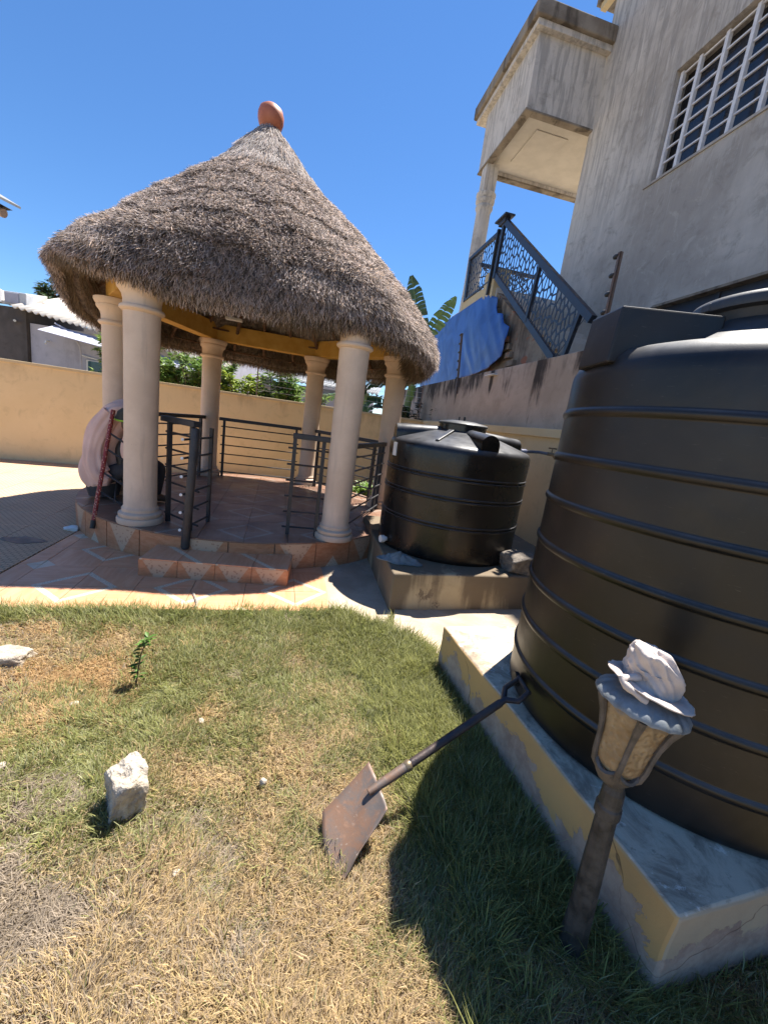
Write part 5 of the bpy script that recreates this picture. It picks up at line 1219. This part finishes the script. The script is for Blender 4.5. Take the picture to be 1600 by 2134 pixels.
b=MB(); b.box((-11.0,12.2,3.50),(.62,.28,.34)); b.build('cabinet',M['ac'],act,bevel=.02)
b=MB(); b.box((-11.08,12.05,3.50),(.40,.02,.27)); b.build('grille',M['lav'],act,bevel=.01)
act2=thing('air_conditioner',(-12.0,12.2,3.4),'wider white unit left of the other one, cut by the left picture edge','air conditioner')
b=MB(); b.box((-12.0,12.2,3.56),(.8,.28,.36)); b.build('cabinet',M['ac'],act2,bevel=.02)
b=MB(); b.box((-12.05,12.05,3.56),(.55,.02,.29)); b.build('grille',M['lav'],act2,bevel=.01)
# shed behind the pavilion
sb=thing('neighbour_shed',(-4.5,16,0),'pale blue grey shed with dark corrugated roof seen under the thatch','shed')
b=MB(); b.hexa((-8.2,15.6,-.1),(7.0,1.6,0),(0,3,0),(0,0,2.62)); b.build('wall',M['lav'],sb)
b=MB(); b.hexa((-8.2,15.35,2.28),(7.2,1.65,-.02),(0,.05,0),(0,0,.22)); b.build('fascia',M['roof_dark'],sb)
corrug((-8.3,15.15,2.62),(7.4,1.7,-.03),(0,3.2,.55),44,.035,'roof_sheet',M['roof_dark'],sb)
b=MB(); b.hexa((-3.9,20,2.6),(1.6,.3,0),(0,1,0),(0,0,.75)); b.build('tank_block',M['bld'],sb)
# near roof corner at the top left
rc=thing('roof_corner',(-5.5,6,3.5),'corner of a metal roof with pale gutter jutting in at the left edge','roof')
b=MB(); b.slab([(-5.33,6.0,3.61),(-6.6,6.0,4.17),(-6.9,4.2,4.17),(-5.63,4.2,3.61)],(.0,0,.03)); b.build('metal_sheet',M['roof_dark'],rc)
b=MB(); b.slab([(-5.44,6.0,3.585),(-6.6,6.0,4.02),(-6.6,6.0,3.88),(-5.60,6.0,3.56)],(-.3,-1.8,0)); b.build('rafter_end',M['black'],rc)
b=MB(); b.tube([(-5.47,5.9,3.50),(-6.5,5.9,3.84)],.055,10); b.build('gutter',plain('pale gutter',(.45,.36,.30),(.38,.3,.25),5,.6),rc,smooth=True)

# fence wires above the back wall
ef=thing('electric_fence',(-1,wy(-1),1.72),'thin electric fence wires strung above the back wall behind the columns','fence')
for k in range(6):
    z=1.83+.12*k; b=MB(); pts=[(x_, wy(x_)+.08, z-.01*math.sin((x_+3)*1.3)) for x_ in np.linspace(-2.9,.5,14)]; b.tube(pts,.0035,4); b.build('wire',M['ac'],ef)
for x_ in (-2.9,.5):
    b=MB(); b.tube([(x_,wy(x_)+.08,1.70),(x_,wy(x_)+.08,2.5)],.012,6); b.build('post',M['rust'],ef)

# ------------------------------------------------------------------ plants beyond the walls
def bush(loc, rx, ry, h, nst, nl, L, seed, label, cols_=((.10,.19,.04),(.24,.34,.08)), cat='bush', group=None, name='leafy_bush', lw=.3, rosette=True):
    g=np.random.default_rng(seed); t=thing(name,loc,label,cat,group); B=MB(); bs=[];ds=[];
    for k in range(nst):
        a=g.uniform(0,6.28); r=math.sqrt(g.random()); tip=Vector((loc[0]+rx*r*math.cos(a), loc[1]+ry*r*math.sin(a), loc[2]+h*g.uniform(.45,1.)*(1-.25*r))); b0=Vector((loc[0]+rx*.25*math.cos(a),loc[1]+ry*.25*math.sin(a),loc[2]))
        md=b0.lerp(tip,.5)+Vector((g.uniform(-.08,.08),g.uniform(-.08,.08),.05)); B.tube([b0,md,tip],[.016,.011,.005],5)
        m_=nl
        for q in range(m_):
            f=1-(g.random()**1.7)*.65; p=(b0.lerp(md,f*2) if f<.5 else md.lerp(tip,f*2-1)); aa=g.uniform(0,6.28); bs.append(p); ds.append((math.cos(aa),math.sin(aa),g.uniform(-.3,.75)))
    B.build('stems',M['wood'],t)
    n=len(bs); bs=np.array([list(p) for p in bs]); ds=np.array(ds); mixf=g.random((n,1)); c=np.array(cols_[0])[None]*(1-mixf)+np.array(cols_[1])[None]*mixf; c=c*g.uniform(.7,1.3,(n,1))
    V,F,C=leafmesh(bs,ds,np.tile([0,0,1.],(n,1))+g.normal(0,.25,(n,3)),g.uniform(.7,1.3,n)*L,g.uniform(.7,1.3,n)*L*lw,c,g)
    tag(fastmesh('foliage',V,F,M['leaf'],t,col=C),kind='stuff'); return t
bush((-5.9,9.6,1.0),1.1,.5,1.95,70,75,.15,1,'dense bright green bush behind the wall between the two left columns')
bush((-4.75,9.9,1.0),.9,.5,1.85,60,70,.15,2,'green bush behind the wall left of the middle back column')
bush((-3.75,9.9,1.0),.6,.4,1.45,30,64,.17,3,'yellow green leafy shrub right of the middle back column',((.16,.26,.04),(.38,.44,.08)))
bush((-2.95,10.3,1.0),.55,.4,1.62,30,61,.19,4,'long leaved shrub standing in front of the shed wall')
bush((-2.25,10.3,1.0),.5,.35,1.15,22,56,.18,5,'low long leaved shrub nearest the back right column')
bush((.75,10.4,.6),1.0,.5,1.75,40,50,.13,6,'dark shrub in the corner above the small tank',((.02,.035,.012),(.05,.07,.02)))
bush((1.25,9.9,1.3),.5,.3,1.15,20,40,.12,7,'dark creeper beside the streaked retaining wall',((.02,.035,.012),(.045,.06,.02)))
bush((-.42,7.55,.0),.35,.2,.45,12,26,.2,8,'bright leafy plant growing between the platform and the back wall',((.08,.16,.03),(.2,.32,.06)),'plant',name='bedding_plant')
for k,(x_,y_,z_) in enumerate([(-17.5,22,5.3),(-19.8,24,6.4),(-15.2,22,4.35)]):
    bush((x_,y_,z_-1.2),.8,.8,1.5,14,30,.4,30+k,['small tree top above the bleached roof ridge','dark tree top at the far left above the roof','tree top peeping behind the left end of the thatch'][k],((.03,.05,.02),(.05,.08,.03)),'tree',name='distant_tree')
def banana_leaf(parent, base, d0, length, width, bend, seed, col, roll=0, tears=7):
    g=np.random.default_rng(seed); base=Vector(base); d=Vector(d0).normalized(); n=22; pts=[base.copy()]; p=base.copy()
    for k in range(n): d=(d+Vector((0,0,-bend/n))).normalized(); p=p+d*(length/n); pts.append(p.copy())
    B=MB(); B.tube(pts,[.022*(1-.8*k/n) for k in range(n+1)],6); 
    side0=d0 and Vector(d0).cross(Vector((0,0,1)));  side0=side0.normalized() if side0.length>.05 else Vector((1,0,0)); side0=Matrix.Rotation(roll,3,Vector(d0).normalized())@side0
    Vs=[];Fs=[];Cs=[]; tearset=set(g.choice(range(3,n-1),tears,replace=False).tolist())
    for s in (-1,1):
        ofs=g.uniform(-.15,.15,n+1)
        for k in range(1,n):
            t0,t1=k/n,(k+1)/n; w=lambda t_: width*math.sin(math.pi*min(max(t_,.03),.985))**.55*.5
            gap=.0 if k not in tearset else g.uniform(.15,.55)
            a0,a1=pts[k],pts[k].lerp(pts[k+1],1-gap); tg=(pts[k+1]-pts[k]).normalized(); drp=Vector((0,0,-.25+ofs[k]*.8))
            o0=a0+(side0*s+drp+tg*.25)*w(t0); o1=a1+(side0*s+drp+tg*.25)*w(t1)
            if gap: o0=o0+Vector((0,0,-.03))
            m0=a0.lerp(o0,.5)+Vector((0,0,.02)); m1=a1.lerp(o1,.5)+Vector((0,0,.02))
            b_=len(Vs); Vs+=[a0,a1,m1,m0,o1,o0]; Fs+=[(b_,b_+1,b_+2,b_+3),(b_+3,b_+2,b_+4,b_+5)]; c=np.array(col)*g.uniform(.8,1.2); Cs+=[c]*6
    lo=fastmesh('leaf',np.array([list(v) for v in Vs]),np.array(Fs),M['leaf'],parent,col=np.array(Cs),smooth=True)
    B.build('midrib',M['banana_m'],lo) ; lo.children[-1].location=(0,0,0) if False else lo.children[-1].location
    return lo
# children of a leaf inherit the leaf's offset; give LOC so that world vertices stay put
def bl(parent, *a, **k):
    o = banana_leaf.__wrapped__(parent,*a,**k) if hasattr(banana_leaf,'__wrapped__') else banana_leaf(parent,*a,**k)
    return o
bt=thing('banana_plant',(.2,10.8,0),'banana plant behind the thatch with one tall torn upright leaf','banana plant')
b=MB(); b.tube([(.2,10.9,0),(.2,10.9,1.6),(.25,10.9,2.6)],[.14,.11,.07],12); b.build('stem',M['banana_m'],bt,smooth=True)
bl(bt,(.48,10.9,3.2),(-.30,.05,1.0),2.0,.62,.12,1,(.06,.11,.04),1.1,6)
bl(bt,(.36,10.95,3.62),(.50,.08,.95),1.35,.42,.12,2,(.26,.34,.08),1.0,5)
bl(bt,(.22,10.9,2.75),(.04,-.4,.35),1.25,.42,3.2,3,(.30,.42,.08),1.2,6)
bl(bt,(.25,11.0,2.5),(-.9,-.2,.5),1.7,.55,1.6,4,(.05,.09,.03),.5,7)
bt2=thing('banana_plant',(-1.1,10.9,0),'banana plant seen between the two right back columns','banana plant')
b=MB(); b.tube([(-.9,11,0),(-.9,11,1.3),(-.85,11,2.2)],[.13,.10,.06],12); b.build('stem',M['banana_m'],bt2,smooth=True)
bl(bt2,(-.9,11,2.0),(-.95,-.2,.35),1.5,.5,.9,5,(.06,.11,.035),.3,7)
bl(bt2,(-.9,11,2.1),(.9,-.3,.3),1.2,.5,1.3,6,(.045,.09,.03),.6,6)
bl(bt2,(-.9,11,1.9),(.2,-.9,.35),1.2,.45,1.5,7,(.10,.17,.05),.9,5)
bl(bt2,(-.9,11,2.1),(-.35,-.5,.8),1.3,.5,1.6,8,(.035,.075,.025),1.2,5)
bl(bt2,(-.8,11.1,1.8),(.7,.3,.8),1.3,.5,1.8,9,(.03,.06,.02),.2,5)
